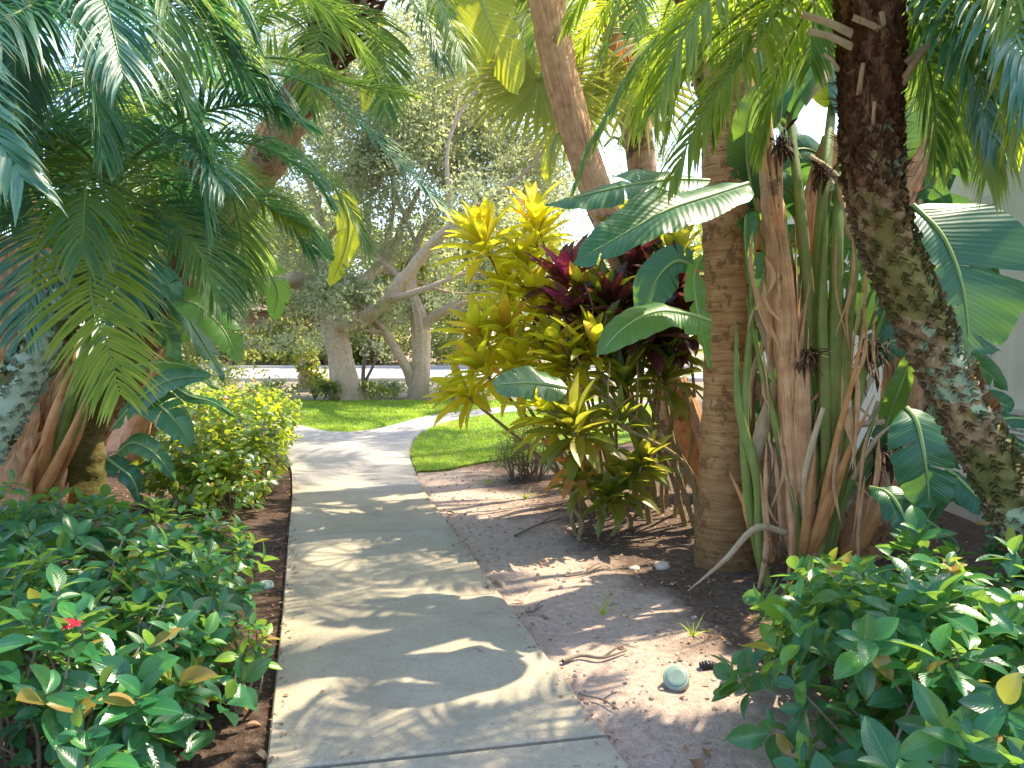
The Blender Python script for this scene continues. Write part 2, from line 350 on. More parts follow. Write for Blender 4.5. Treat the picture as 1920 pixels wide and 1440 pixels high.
M['pygmy'] = barkmat('pygmy_palm_bark', [(.25, (.06, .032, .018)), (.45, (.20, .12, .065)), (.6, (.34, .23, .12)), (.8, (.50, .38, .22))], (6, 5), 4, 8, .8, bd=.015, lichen=[((.15, .15, .035), 2.2, .57, .75), ((.36, .44, .29), 2.9, .625, .9)])
M['pygmytop'] = barkmat('palm_fibre_mat', [(.25, (.07, .022, .014)), (.5, (.22, .09, .05)), (.75, (.42, .25, .14))], (5, 18), 4, 8, 1., bd=.02)
M['lichentrunk'] = barkmat('lichen_palm_bark', [(.2, (.035, .03, .02)), (.5, (.11, .09, .05)), (.8, (.2, .17, .1))], (6, 6), 4, 8, .9, bd=.015, lichen=[((.12, .13, .04), 3, .52, .8), ((.42, .52, .40), 2.4, .50, .95)])
M['leanbark'] = barkmat('leaning_trunk_bark', [(.25, (.08, .04, .024)), (.45, (.29, .16, .09)), (.6, (.44, .27, .16)), (.8, (.6, .42, .28))], (2.5, 10), 3.4, 9, .8, bands=5, bd=.018, lichen=[((.05, .03, .02), 4, .61, .7)])
M['mossbark'] = barkmat('mossy_trunk_bark', [(.2, (.035, .028, .012)), (.5, (.11, .085, .03)), (.8, (.24, .17, .06))], (6, 6), 4, 8, .8, moss=((.06, .075, .012), .4, 1.0, .8))
M['oak'] = barkmat('oak_bark', [(.28, (.26, .17, .11)), (.45, (.56, .395, .27)), (.6, (.68, .51, .37)), (.8, (.78, .63, .49))], (3.2, 11), 3.2, 9, 1.0, moss=((.09, .10, .03), .15, 1.2, .6), bd=.05)
M['cane'] = barkmat('cordyline_cane', [(.25, (.10, .065, .03)), (.5, (.26, .19, .09)), (.8, (.42, .33, .18))], (14, 3), 3, 6, .5, bands=28, bd=.006)
M['twig'] = plain('twig_bark', (.20, .155, .12), .85, .4, 20)
M['oakleaf'] = leafmat('oak_leaf', [(0, (.12, .145, .085)), (.5, (.23, .255, .165)), (.85, (.34, .355, .25)), (1, (.45, .45, .36))], (.46, .48, .18), .45, .45)
M['fleaf'] = leafmat('far_tree_leaf', [(0, (.08, .11, .028)), (.5, (.17, .20, .05)), (1, (.34, .33, .11))], (.40, .42, .06), .45, .5)
M['cord'] = leafmat('cordyline_leaf', [(0, (.045, .09, .012)), (.3, (.14, .19, .014)), (.62, (.34, .33, .016)), (.88, (.48, .40, .02)), (1, (.55, .16, .10))], (.88, .78, .03), .55, .34, 'par', (.45, .38, .05), tip=None)
M['cordred'] = leafmat('cordyline_leaf_magenta', [(0, (.022, .016, .010)), (.5, (.045, .022, .013)), (.8, (.09, .02, .028)), (1, (.45, .02, .15))], (.35, .06, .06), .25, .30, 'par', (.16, .05, .05))  # maroon and magenta leaf, base darkened for shade under the big leaf
M['cordgreen'] = leafmat('cordyline_leaf_green', [(0, (.035, .085, .015)), (.6, (.10, .15, .02)), (1, (.24, .20, .03))], (.50, .48, .03), .4, .3, 'par', (.22, .24, .06))
M['cordred_dry'] = leafmat('cordyline_leaf_dry', [(0, (.30, .12, .03)), (1, (.5, .24, .05))], (.6, .25, .05), .4, .5, 'par')
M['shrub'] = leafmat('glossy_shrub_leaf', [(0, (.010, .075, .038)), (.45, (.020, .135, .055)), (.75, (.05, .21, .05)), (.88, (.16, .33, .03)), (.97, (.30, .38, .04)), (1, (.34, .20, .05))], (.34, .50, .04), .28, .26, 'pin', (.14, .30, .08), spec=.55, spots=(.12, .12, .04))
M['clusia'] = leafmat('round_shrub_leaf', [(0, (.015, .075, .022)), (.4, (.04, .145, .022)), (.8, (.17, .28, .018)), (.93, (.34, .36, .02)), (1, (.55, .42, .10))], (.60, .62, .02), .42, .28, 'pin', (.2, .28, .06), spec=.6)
M['clusiared'] = leafmat('red_tip_leaf', [(0, (.30, .05, .025)), (1, (.50, .13, .04))], (.6, .15, .04), .4, .35)
M['boxleaf'] = leafmat('small_shrub_leaf', [(0, (.03, .055, .010)), (1, (.11, .15, .03))], (.4, .42, .04), .35, .45)
M['grass'] = leafmat('grass_blade', [(0, (.09, .20, .012)), (.5, (.19, .33, .016)), (.8, (.36, .38, .03)), (1, (.40, .34, .10))], (.46, .60, .03), .38, .5)
M['petal'] = leafmat('red_petal', [(0, (.45, .02, .04)), (1, (.6, .05, .09))], (.7, .06, .1), .3, .5)
M['dryleaf'] = leafmat('fallen_dry_leaf', [(0, (.16, .075, .04)), (.6, (.36, .2, .11)), (1, (.55, .43, .3))], (.4, .22, .1), .2, .6, 'pin', (.3, .2, .12))

# ground ------------------------------------------------------------
def groundmat():
    m, nt, b, out = newmat('garden_soil'); oc = coords(nt)
    sp = N_(nt, 'SeparateXYZ'); nt.links.new(oc, sp.inputs[0]); x, y = sp.outputs[0], sp.outputs[1]
    n1 = noise(nt, oc, 1.3, 6, .6); n2 = noise(nt, oc, 22, 8, .7); n3 = noise(nt, oc, 95, 5, .7)
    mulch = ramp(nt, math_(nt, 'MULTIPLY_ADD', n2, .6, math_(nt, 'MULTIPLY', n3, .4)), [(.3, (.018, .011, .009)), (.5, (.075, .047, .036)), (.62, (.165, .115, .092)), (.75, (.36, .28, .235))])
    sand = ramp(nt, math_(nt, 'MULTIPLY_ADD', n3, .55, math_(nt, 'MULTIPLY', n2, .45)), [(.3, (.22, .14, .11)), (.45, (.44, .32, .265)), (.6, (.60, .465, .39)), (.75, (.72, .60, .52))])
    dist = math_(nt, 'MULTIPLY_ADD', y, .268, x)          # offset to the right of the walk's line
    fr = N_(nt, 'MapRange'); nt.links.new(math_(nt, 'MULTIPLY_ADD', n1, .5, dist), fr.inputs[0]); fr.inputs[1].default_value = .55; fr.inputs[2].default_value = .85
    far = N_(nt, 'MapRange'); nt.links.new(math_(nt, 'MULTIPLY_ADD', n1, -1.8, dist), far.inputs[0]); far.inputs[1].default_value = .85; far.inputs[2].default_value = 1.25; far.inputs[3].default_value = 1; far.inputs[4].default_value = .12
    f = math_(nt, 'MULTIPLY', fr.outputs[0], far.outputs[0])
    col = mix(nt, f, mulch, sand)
    spk = math_(nt, 'GREATER_THAN', noise(nt, oc, 60, 3, .8), .66); col = mix(nt, math_(nt, 'MULTIPLY', spk, .75), col, (.05, .03, .024))
    spw = math_(nt, 'GREATER_THAN', noise(nt, coords(nt, 'Object', (1.7, 1.4, 1)), 70, 2, .7), .71); col = mix(nt, math_(nt, 'MULTIPLY', spw, .6), col, (.5, .45, .4))
    gm = N_(nt, 'MapRange'); nt.links.new(y, gm.inputs[0]); gm.inputs[1].default_value = 17.5; gm.inputs[2].default_value = 19.5
    fcol = ramp(nt, n2, [(.3, (.10, .085, .05)), (.5, (.22, .185, .13)), (.7, (.36, .31, .24))])
    col = mix(nt, gm.outputs[0], col, fcol)
    nt.links.new(col, b.inputs['Base Color']); b.inputs['Roughness'].default_value = .95; b.inputs['Specular IOR Level'].default_value = .1
    bump(nt, b, math_(nt, 'MULTIPLY_ADD', n3, .5, n2), .8, .03); return m
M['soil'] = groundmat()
def concmat():
    m, nt, b, out = newmat('walk_concrete'); oc = coords(nt)
    n1 = noise(nt, oc, 1.1, 6, .65); n2 = noise(nt, oc, 60, 6, .75); n3 = noise(nt, oc, 260, 3, .8); n4 = noise(nt, oc, 4, 7, .7)
    col = ramp(nt, math_(nt, 'MULTIPLY_ADD', n4, .5, math_(nt, 'MULTIPLY', n1, .5)), [(.3, (.28, .245, .205)), (.5, (.36, .32, .27)), (.7, (.43, .39, .33))])
    col = mix(nt, .6, col, ramp(nt, n3, [(.3, (.22, .2, .16)), (.5, (.5, .47, .4)), (.7, (.72, .68, .58))]), 'SOFT_LIGHT')
    col = mix(nt, .5, col, ramp(nt, n2, [(.35, (.3, .3, .28)), (.65, (.66, .64, .58))]), 'SOFT_LIGHT')
    st = math_(nt, 'GREATER_THAN', noise(nt, coords(nt, 'Object', (1, 1.3, 1)), 17, 2, .5), .745); col = mix(nt, math_(nt, 'MULTIPLY', st, .55), col, (.12, .10, .08))
    rs = N_(nt, 'MapRange'); nt.links.new(noise(nt, coords(nt, 'Object', (1.2, .9, 1)), 1.7, 4), rs.inputs[0]); rs.inputs[1].default_value = .58; rs.inputs[2].default_value = .75; rs.inputs[4].default_value = .35
    col = mix(nt, rs.outputs[0], col, (.40, .27, .18))
    dk = N_(nt, 'MapRange'); nt.links.new(noise(nt, coords(nt, 'Object', (.8, 1.5, 1)), 2.6, 7, .72), dk.inputs[0]); dk.inputs[1].default_value = .55; dk.inputs[2].default_value = .72; dk.inputs[4].default_value = .38
    col = mix(nt, dk.outputs[0], col, (.17, .165, .14))
    pit = math_(nt, 'GREATER_THAN', noise(nt, oc, 130, 2, .6), .70); col = mix(nt, math_(nt, 'MULTIPLY', pit, .5), col, (.14, .12, .10))
    # moss-dark line along joints and edges comes from real gaps; far bend coloured greyer and darker to stand in for shade
    sp = N_(nt, 'SeparateXYZ'); nt.links.new(oc, sp.inputs[0]); gm = N_(nt, 'MapRange'); nt.links.new(math_(nt, 'MULTIPLY_ADD', n1, 2., sp.outputs[1]), gm.inputs[0])
    gm.inputs[1].default_value = 8.; gm.inputs[2].default_value = 8.8; gm.inputs[4].default_value = .7
    col = mix(nt, gm.outputs[0], col, mix(nt, n4, (.27, .25, .25), (.38, .355, .35)))
    nt.links.new(col, b.inputs['Base Color']); b.inputs['Roughness'].default_value = .88; b.inputs['Specular IOR Level'].default_value = .25
    bump(nt, b, math_(nt, 'MULTIPLY_ADD', n3, .6, n2), .35, .006); return m
M['conc'] = concmat()
M['turf'] = plain('turf_thatch', (.12, .16, .03), .95, .5, 14, .6)
M['road'] = plain('asphalt_road', (.34, .33, .34), .9, .25, 3, .3)
def wallmat():
    m, nt, b, out = newmat('painted_wall'); oc = coords(nt, 'Object', (1, 1, .35)); n = noise(nt, oc, 3, 6)
    nt.links.new(mix(nt, noise(nt, coords(nt, 'Object', (3, 3, .5)), 2.2, 8, .7), (.60, .575, .54), (.84, .83, .80)), b.inputs['Base Color']); b.inputs['Roughness'].default_value = .7
    bump(nt, b, noise(nt, coords(nt), 90, 4), .15, .004); return m
M['wall'] = wallmat()
M['footing'] = plain('footing_concrete', (.46, .41, .37), .9, .25, 6, .4)
M['metalwhite'] = plain('vent_paint', (.62, .61, .58), .55, .12, 8, .1)
M['black'] = plain('black_plastic', (.02, .02, .022), .4, .3, 9, .1, .5)
M['plastic'] = plain('pale_plastic', (.24, .30, .26), .5, .35, 22, .1, .5)
M['plastic2'] = plain('grey_green_plastic', (.17, .25, .21), .55, .35, 22, .1, .5)
M['clod'] = plain('soil_clod', (.36, .26, .21), .95, .5, 30, .6)
M['stone'] = plain('pale_stone', (.50, .40, .33), .9, .4, 14, .8)
M['brick'] = None
def brickmat():
    m, nt, b, out = newmat('house_brick'); t = N_(nt, 'TexBrick', Scale=1.0); t.inputs['Color1'].default_value = (.40, .17, .13, 1); t.inputs['Color2'].default_value = (.50, .25, .19, 1); t.inputs['Mortar'].default_value = (.55, .48, .42, 1)
    t.inputs['Brick Width'].default_value = .22; t.inputs['Row Height'].default_value = .08; t.inputs['Mortar Size'].default_value = .01
    sp = N_(nt, 'SeparateXYZ'); nt.links.new(coords(nt), sp.inputs[0]); cb = N_(nt, 'CombineXYZ'); nt.links.new(math_(nt, 'ADD', sp.outputs[0], sp.outputs[1]), cb.inputs[0]); nt.links.new(sp.outputs[2], cb.inputs[1])
    nt.links.new(cb.outputs[0], t.inputs[0]); nt.links.new(t.outputs[0], b.inputs['Base Color']); b.inputs['Roughness'].default_value = .9; return m
M['brick'] = brickmat()
M['roof'] = plain('roof_shingle', (.22, .17, .14), .9, .4, 5, .5)
M['glass'] = plain('window_glass', (.05, .06, .07), .12, .2, 3, 0, .6)
M['trim'] = plain('white_trim', (.75, .73, .69), .6, .1)
# ------------------------------------------------------------------ setting
def bmobj(name, verts, faces, mat, parent=None, uvs=None):
    me = bpy.data.meshes.new(name); me.from_pydata([tuple(map(float, v)) for v in verts], [], faces); me.update()
    me.materials.append(mat); o = bpy.data.objects.new(name, me); C.objects.link(o)
    if parent is not None:
        me.transform(__import__('mathutils').Matrix.Translation(-parent.location)); o.parent = parent
    return o
def box(vs, fs, a, b):
    x0, y0, z0 = a; x1, y1, z1 = b; k = len(vs)
    vs += [(x0, y0, z0), (x1, y0, z0), (x1, y1, z0), (x0, y1, z0), (x0, y0, z1), (x1, y0, z1), (x1, y1, z1), (x0, y1, z1)]
    fs += [tuple(k + i for i in f) for f in ((3, 2, 1, 0), (4, 5, 6, 7), (0, 1, 5, 4), (1, 2, 6, 5), (2, 3, 7, 6), (3, 0, 4, 7))]
def boxes(name, bl, mat, parent=None):
    vs, fs = [], []
    for a, b in bl: box(vs, fs, a, b)
    return bmobj(name, vs, fs, mat, parent)

# walk edges traced on the ground plane
ZP = .025
Lf = [G(x, y, ZP)[:2] for x, y in ((478, 1640), (503, 1440), (530, 1140), (541, 1002), (548, 926), (547, 886), (536, 852))]
Rt = [G(x, y, ZP)[:2] for x, y in ((1336, 1640), (1137, 1377), (938, 1112), (850, 992), (797, 922), (778, 885), (768, 855))]
far_right = [G(x, y, ZP)[:2] for x, y in ((770, 834), (786, 812), (822, 795), (870, 783), (920, 776), (975, 770), (1060, 763.5), (1250, 757))]
far_back = [G(x, y, ZP)[:2] for x, y in ((1250, 749), (1060, 754.5), (940, 763), (850, 773), (790, 782), (745, 794), (705, 804), (650, 810), (600, 806), (555, 795), (500, 783), (430, 772), (300, 762))]
far_left = [G(x, y, ZP)[:2] for x, y in ((300, 776), (400, 792), (460, 808), (505, 828))]
def slab(name_v, poly, vs, fs, z0=-.09, z1=ZP, bev=.008):
    n = len(poly); k = len(vs); c = np.mean(poly, 0)
    pi = [p + (c - p) / max(np.linalg.norm(c - p), .01) * bev * 1.4 for p in poly]
    vs += [(*p, z0) for p in poly] + [(*p, z1 - bev) for p in poly] + [(*p, z1) for p in pi]
    for i in range(n):
        j = (i + 1) % n
        fs.append((k + i, k + j, k + n + j, k + n + i)); fs.append((k + n + i, k + n + j, k + 2 * n + j, k + 2 * n + i))
    fs.append(tuple(k + 2 * n + i for i in range(n)))
vs, fs = [], []
jl = [Lf[0], G(498, 1447, ZP)[:2], Lf[2], Lf[3], Lf[4]]; jr = [Rt[0], Rt[1], Rt[2], Rt[3], Rt[4]]
gaps = [0, .03, .007, .006, .006]
for i in range(4):
    a, b, c_, d_ = jl[i], jr[i], jr[i + 1], jl[i + 1]
    e0 = nrm(d_ - a); e1 = nrm(c_ - b)
    g0, g1 = gaps[i] / 2, gaps[i + 1] / 2
    slab('s', [a + e0 * g0, b + e1 * g0, c_ - e1 * g1, d_ - e0 * g1], vs, fs)
e0 = nrm(Lf[5] - Lf[4]); e1 = nrm(Rt[5] - Rt[4])
poly = [Lf[4] + e0 * .003, Rt[4] + e1 * .003] + Rt[5:] + far_right + far_back + far_left + [Lf[6], Lf[5]]
def smooth_poly(seg, n): return [p[:2] for p in cr([(*q, 0) for q in seg], n)]
poly = [Lf[4] + e0 * .003] + smooth_poly([Rt[4] + e1 * .003] + Rt[5:] + far_right, 44) + smooth_poly(far_back, 44) + smooth_poly(far_left + [Lf[6], Lf[5]], 16)
slab('s', poly, vs, fs, bev=.006)
tag(bmobj('path', vs, fs, M['conc']), kind='structure')

# ground: one sheet, fine near the camera
def warp(n, lo, hi, c, k):
    t = np.linspace(-1, 1, n); s = np.sign(t) * (np.abs(t) * .12 + .88 * np.abs(t) ** k); return c + np.where(s < 0, s * (c - lo), s * (hi - c))
gx, gy = warp(330, -150, 150, .2, 3.2), warp(330, -40, 260, 5, 3.2)
X, Y = np.meshgrid(gx, gy, indexing='ij'); Z = np.zeros_like(X)
def gz(x, y):
    q = Vector((x, y, 0)); z = .022 * mnoise.noise(q * 1.1) + .016 * mnoise.noise(q * 3.7) + .009 * mnoise.noise(q * 9)
    e = (x + .268 * y); z += .05 * max(0., min(1., (e - 2.0) / 1.5)) - .012
    if -1 < y < 20:
        lim = -.012 if abs(e - .1) < .8 else .02
        if y > 7.2 and x < 3: lim = -.012
        z = min(z, lim)
    if y > 18: z = -.02
    return z
near = (np.abs(X) < 9) & (Y > -3) & (Y < 18)
for i, j in zip(*np.nonzero(near)): Z[i, j] = gz(X[i, j], Y[i, j])
Z[~near] = -.02
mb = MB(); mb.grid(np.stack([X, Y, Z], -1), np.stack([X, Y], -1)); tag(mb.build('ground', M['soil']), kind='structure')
def zg(p):
    return gz(float(p[0]), float(p[1]))

# lawns -------------------------------------------------------------
def inpoly(pts, poly):
    x, y = pts[:, 0], pts[:, 1]; r = np.zeros(len(pts), bool); n = len(poly)
    for i in range(n):
        x0, y0 = poly[i]; x1, y1 = poly[(i + 1) % n]
        c = ((y0 > y) != (y1 > y)) & (x < (x1 - x0) * (y - y0) / (y1 - y0 + 1e-12) + x0); r ^= c
    return r
off = lambda p, d: p + np.array(d)
lawnR = smooth_poly([off(p, (.03, -.02)) for p in Rt[5:]] + [off(p, (.03, -.04)) for p in far_right], 50) + \
    smooth_poly([G(x, y)[:2] for x, y in ((1300, 800), (1120, 842), (1010, 850), (960, 860), (900, 868), (850, 878), (810, 884), (783, 884))], 30)
lawnL = smooth_poly([off(p, (0, .03)) for p in far_back[::-1]], 50) + [G(1250, 748)[:2], G(1100, 750.5)[:2], G(900, 752)[:2], G(740, 752)[:2], G(560, 751)[:2], G(300, 750)[:2]]
def lawn(name, poly, nb, z=.012, lab=None):
    vs = [(*p, z) for p in poly]; n = len(vs); vs += [(*p, -.03) for p in poly]
    o = bmobj(name, vs, [tuple(range(n))] + [(i, n + i, n + (i + 1) % n, (i + 1) % n) for i in range(n)], M['turf']); tag(o, kind='structure')
    P_ = np.array(poly); lo, hi = P_.min(0), P_.max(0)
    pts = rng.uniform(lo, hi, (nb * 6, 2)); 
    wgt = np.minimum(1, (9. / np.maximum(pts[:, 1], 7)) ** 1.6); pts = pts[rng.uniform(0, 1, len(pts)) < wgt]
    pts = pts[inpoly(pts, poly)][:nb]; k = len(pts)
    nz = np.array([mnoise.noise(Vector((a * .9, b * .9, 3))) for a, b in pts]) + .5 * np.array([mnoise.noise(Vector((a * 3, b * 3, 7))) for a, b in pts])
    pts = pts + rng.normal(0, .022, pts.shape)
    d = rdir(k, .25, 1); d[:, 2] += .3
    mb = MB(); sc_ = np.clip(pts[:, 1] / 9, 1, 1.8)
    leaves(mb, np.column_stack([pts, np.full(k, z)]), d, (0, 0, 1), rng.uniform(.02, .055, k) * (1 + .5 * np.clip(nz, -.6, 1)) * sc_ ** .3, rng.uniform(.006, .010, k) * sc_, rng.uniform(.2, 1.2, k), np.clip(.40 + .75 * nz + rng.normal(0, .16, k), 0, 1), 'blade', 3, 2)
    tag(mb.build('grass', M['grass']), kind='stuff', label=lab)
lawn('lawn', lawnR, 62000, lab='bright green lawn grass beside the bend of the walk')
lawn('lawn', lawnL, 52000, lab='green lawn grass in front of the oaks')

# road across the back ------------------------------------------------
tag(boxes('road', [((-150, 26.5, -.3), (150, 37, -.004))], M['road']), kind='structure')
tag(boxes('kerb', [((-150, 26.2, -.3), (150, 26.45, .10)), ((-150, 37.05, -.3), (150, 37.3, .12))], M['footing']), kind='structure')

# white building on the right ------------------------------------------
WX = 3.75
b = thing('white_building', (WX, 8, 0), 'white painted building wall with door and louvred vent behind the paddle leaf plants', 'building')
boxes('wall', [((WX, 3.2, .30), (WX + 6, 13, 3.15))], M['wall'], b)
boxes('footing', [((WX - .05, 3.1, -.1), (WX + 6, 6.03, .298)), ((WX - .05, 6.036, -.1), (WX + 6, 7.6, .298)), ((WX - .05, 7.606, -.1), (WX + 6, 13.05, .298))], M['footing'], b)
boxes('roof', [((WX - .12, 3.0, 3.152), (WX + 6.2, 13.2, 3.30))], M['metalwhite'], b)
yv0, yv1, zv0, zv1 = 4.55, 6.02, .38, .93
v = boxes('louvre_vent', [((WX - .012, yv0, zv0), (WX - .001, yv1, zv1))], M['black'], b)
bl = [((WX - .04, yv0 - .04, zv0 - .04), (WX - .003, yv0, zv1 + .04)), ((WX - .04, yv1, zv0 - .04), (WX - .003, yv1 + .04, zv1 + .04)), ((WX - .04, yv0, zv1), (WX - .003, yv1, zv1 + .04)), ((WX - .04, yv0, zv0 - .04), (WX - .003, yv1, zv0))]
vf = boxes('vent_frame', bl, M['metalwhite'], b)
vs, fs = [], []
ns = 15
for i in range(ns):
    z = zv0 + (i + .5) * (zv1 - zv0) / ns; k = len(vs); h = (zv1 - zv0) / ns
    vs += [(WX - .036, yv0, z - h * .45), (WX - .036, yv1, z - h * .45), (WX - .014, yv1, z + h * .35), (WX - .014, yv0, z + h * .35), (WX - .036, yv0, z - h * .32), (WX - .036, yv1, z - h * .32), (WX - .014, yv1, z + h * .48), (WX - .014, yv0, z + h * .48)]
    fs += [tuple(k + q for q in f) for f in ((0, 1, 2, 3), (7, 6, 5, 4), (0, 4, 5, 1), (3, 2, 6, 7))]
bmobj('louvre', vs, fs, M['metalwhite'], b)
# door panel with seams, a socket box with a plug and cable
dy0, dy1 = 6.09, 7.1
boxes('door', [((WX - .022, dy0, .33), (WX - .001, dy1, 2.45))], M['wall'], b)
boxes('door_frame', [((WX - .035, dy0 - .07, .32), (WX - .001, dy0 - .006, 2.52)), ((WX - .035, dy1 + .006, .32), (WX - .001, dy1 + .07, 2.52)), ((WX - .035, dy0 - .07, 2.526), (WX - .001, dy1 + .07, 2.6))], M['metalwhite'], b)
pb = P(1838, 694, 1); yb = WX / pb[0]; pb = P(1838, 694, yb)
sb = boxes('socket_box', [((WX - .055, yb - .10, pb[2] - .03), (WX - .037, yb + .10, pb[2] + .035))], M['trim'], b)
mb = MB(); tube(mb, [(WX - .05, yb - .03, pb[2] + .02), (WX - .085, yb - .03, pb[2] - .02), (WX - .08, yb - .01, pb[2] - .10), (WX - .075, yb, pb[2] - .14)], [.012, .022, .028, .012], 8, 14)
tube(mb, [(WX - .07, yb, pb[2] - .14), (WX - .07, yb, pb[2] - .17)], [.016, .018, .014], 8, 6); mb.build('plug', M['black'], b)
mb = MB(); tube(mb, [(WX - .045, yb - .06, pb[2] + .03), (WX - .045, yb - .06, pb[2] + .5), (WX - .045, yb - .06, pb[2] + 1.2)], [.007, .007], 6, 8)
tube(mb, [(WX - .045, yb - .06, pb[2] - .03), (WX - .045, yb - .065, pb[2] - .2), (WX - .045, yb - .06, pb[2] - .42)], [.007, .007], 6, 8); mb.build('cable', M['black'], b)

# brick house over the road ----------------------------------------------
h = thing('brick_house', (-11, 47, 0), 'low pinkish brick house with dark shingle roof half hidden beyond the road', 'house')
boxes('wall', [((-19, 45, -.1), (-7.2, 54, 2.9))], M['brick'], h)
rv = [(-19.6, 44.4, 2.9), (-6.6, 44.4, 2.9), (-6.6, 54.6, 2.9), (-19.6, 54.6, 2.9), (-17, 49.5, 5.1), (-9, 49.5, 5.1), (-19.6, 44.4, 3.05), (-6.6, 44.4, 3.05), (-6.6, 54.6, 3.05), (-19.6, 54.6, 3.05)]
bmobj('roof', rv, [(3, 2, 1, 0), (0, 1, 7, 6), (1, 2, 8, 7), (2, 3, 9, 8), (3, 0, 6, 9), (6, 7, 5, 4), (7, 8, 5), (8, 9, 4, 5), (9, 6, 4)], M['roof'], h)
for xw in (-17.2, -14, -9.3):
    wn = boxes('window', [((xw, 44.93, .9), (xw + 1.3, 44.998, 2.2))], M['glass'], h)
    boxes('frame', [((xw - .1, 44.9, .8), (xw, 44.99, 2.3)), ((xw + 1.3, 44.9, .8), (xw + 1.4, 44.99, 2.3)), ((xw, 44.9, 2.2), (xw + 1.3, 44.99, 2.3)), ((xw, 44.9, .8), (xw + 1.3, 44.99, .9)), ((xw + .62, 44.9, .9), (xw + .68, 44.99, 2.2))], M['trim'], h)
boxes('door', [((-11.6, 44.94, -.05), (-10.6, 44.998, 2.1))], M['trim'], h)

# ------------------------------------------------------------------ background trees
def blobleaves(mb, blobs, k, Lr, ar=.55, prof='round', n=3, m=2, rmean=.45, rs=.22, surf=.55, gap=0., gs=.6, clump=0, zb=.1, seed=0):
    """leaf faces spread through ellipsoid lobes (cx,cy,cz,rx,ry,rz), thinned by noise so gaps show"""
    vol = np.array([b[3] * b[4] * b[5] for b in blobs]) ** .75; vol /= vol.sum()
    pos, nrmv = [], []
    for b, f in zip(blobs, vol):
        kk = int(k * f); d = rdir(kk); rad = rng.uniform(surf ** 3, 1, kk) ** (1 / 3) * (1 + .12 * rng.normal(0, 1, kk))
        pos.append(np.array(b[:3]) + d * rad[:, None] * np.array(b[3:])); nrmv.append(d)
    pos, nv = np.concatenate(pos), np.concatenate(nrmv)
    nz = np.array([mnoise.noise(Vector(q) * gs + Vector((seed, 0, 0))) + .5 * mnoise.noise(Vector(q) * gs * 2.9) for q in pos])
    keep = nz > gap; pos, nv, nz = pos[keep], nv[keep], nz[keep]; kk = len(pos)
    d = nrm(nv * .5 + rdir(kk) + np.array((0, 0, zb))); L = rng.uniform(*Lr, kk)
    leaves(mb, pos, d, nrm(rdir(kk) + np.array((0, 0, .6))), L, L * ar, rng.uniform(0, .8, kk), np.clip(rmean + .35 * nz + rng.normal(0, rs, kk), 0, 1), prof, n, m)
def limb(mb, ctrl, r0, r1, depth, tips, seed=0, n=14, sides=9):
    p = trunk(mb, ctrl, [r0, r1], sides, n, r0 * .16, 2.2, cap=True, seed=seed)
    tips.append(p[-1])
    if depth <= 0: return
    for i in range(2 + (depth > 1)):
        k = random.randint(int(n * .35), n - 2); T = nrm(p[k + 1] - p[k]); ln = random.uniform(.45, .8) * np.linalg.norm(p[-1] - p[0])
        d = nrm(T + rdir(1)[0] * .9 + np.array((0, 0, .25))); q = p[k] + d * ln * .5 + rdir(1)[0] * ln * .12; e = q + nrm(d + rdir(1)[0] * .6 + np.array((0, 0, .1))) * ln * .5
        rr = r0 + (r1 - r0) * k / n
        limb(mb, [p[k], q, e], rr * .6, rr * .15, depth - 1, tips, seed + i + 1, max(7, n - 4), max(5, sides - 2))
OD = 18.3
def pl(l, d0=OD): return [P(x, y, d0 + (z[0] if z else 0)) for x, y, *z in l]
def oak(name, base, trunk_l, limbs, label, blobs, nleaf, r0, seed, group=None):
    o = thing(name, (base[0], base[1], 0), label, 'tree', group); mb = MB(); tips = []
    tp = pl(trunk_l[0]); tp[0][2] = -.1
    trunk(mb, tp, trunk_l[1], 26, 60, .035, 1.6, ridge=.018, ridgen=9, seed=seed)
    for l, a, c in limbs: limb(mb, pl(l), a, c, 2, tips, seed, 20, 11)
    mb.build('trunk', M['oak'], o)
    mb = MB()
    for q in tips: pass
    bl = list(blobs) + [(*q, 1.0, 1.0, .7) for q in tips if q[2] > 2.2]
    blobleaves(mb, bl, nleaf, (.07, .14), .5, gap=.0, gs=.8, seed=seed, surf=.35)
    mb.build('crown', M['oakleaf'], o); return o
oak('oak_tree', G(650, 750), ([(652, 752), (646, 715), (636, 660), (626, 610), (618, 555), (610, 530)], [.46, .33, .285, .27, .27, .22]),
    [([(622, 580), (598, 545), (560, 528), (520, 522, -1), (470, 505, -2), (410, 480, -3)], .25, .08), ([(625, 600), (660, 608, -.4), (705, 580, -1), (760, 520, -1.5), (805, 465, -2), (845, 425, -2.5), (900, 380, -3)], .22, .07),
     ([(614, 560), (622, 535), (672, 530, .5), (700, 510, 1), (735, 475, 1.5), (755, 420, 2), (790, 350, 2)], .20, .06), ([(612, 548), (600, 500, 1), (605, 430, 2), (580, 340, 2.5), (560, 250, 3)], .17, .05)],
    'pale grey live oak on the lawn with a mossy foot and wide forked limbs', [(*P(560, 330, 19), 2.6, 2.5, 1.2), (*P(690, 250, 19), 2.6, 2.5, 1.4), (*P(800, 330, 18.5), 2.0, 2, 1.2), (*P(430, 420, 18), 2.4, 2.5, .9), (*P(640, 120, 19.5), 3.0, 2.5, 1.3), (*P(500, 200, 19.5), 2.6, 2.5, 1.3), (*P(760, 90, 20), 2.6, 2.4, 1.4), (*P(560, 90, 20), 2.6, 2.4, 1.4), (*P(480, 580, 17.5), 1.3, 1.5, .5), (*P(540, 640, 18.5), 1.0, 1.2, .35), (*P(720, 430, 19), 1.6, 1.6, .8), (*P(560, 470, 19.5), 1.5, 1.6, .7)], 150000, .3, 1)
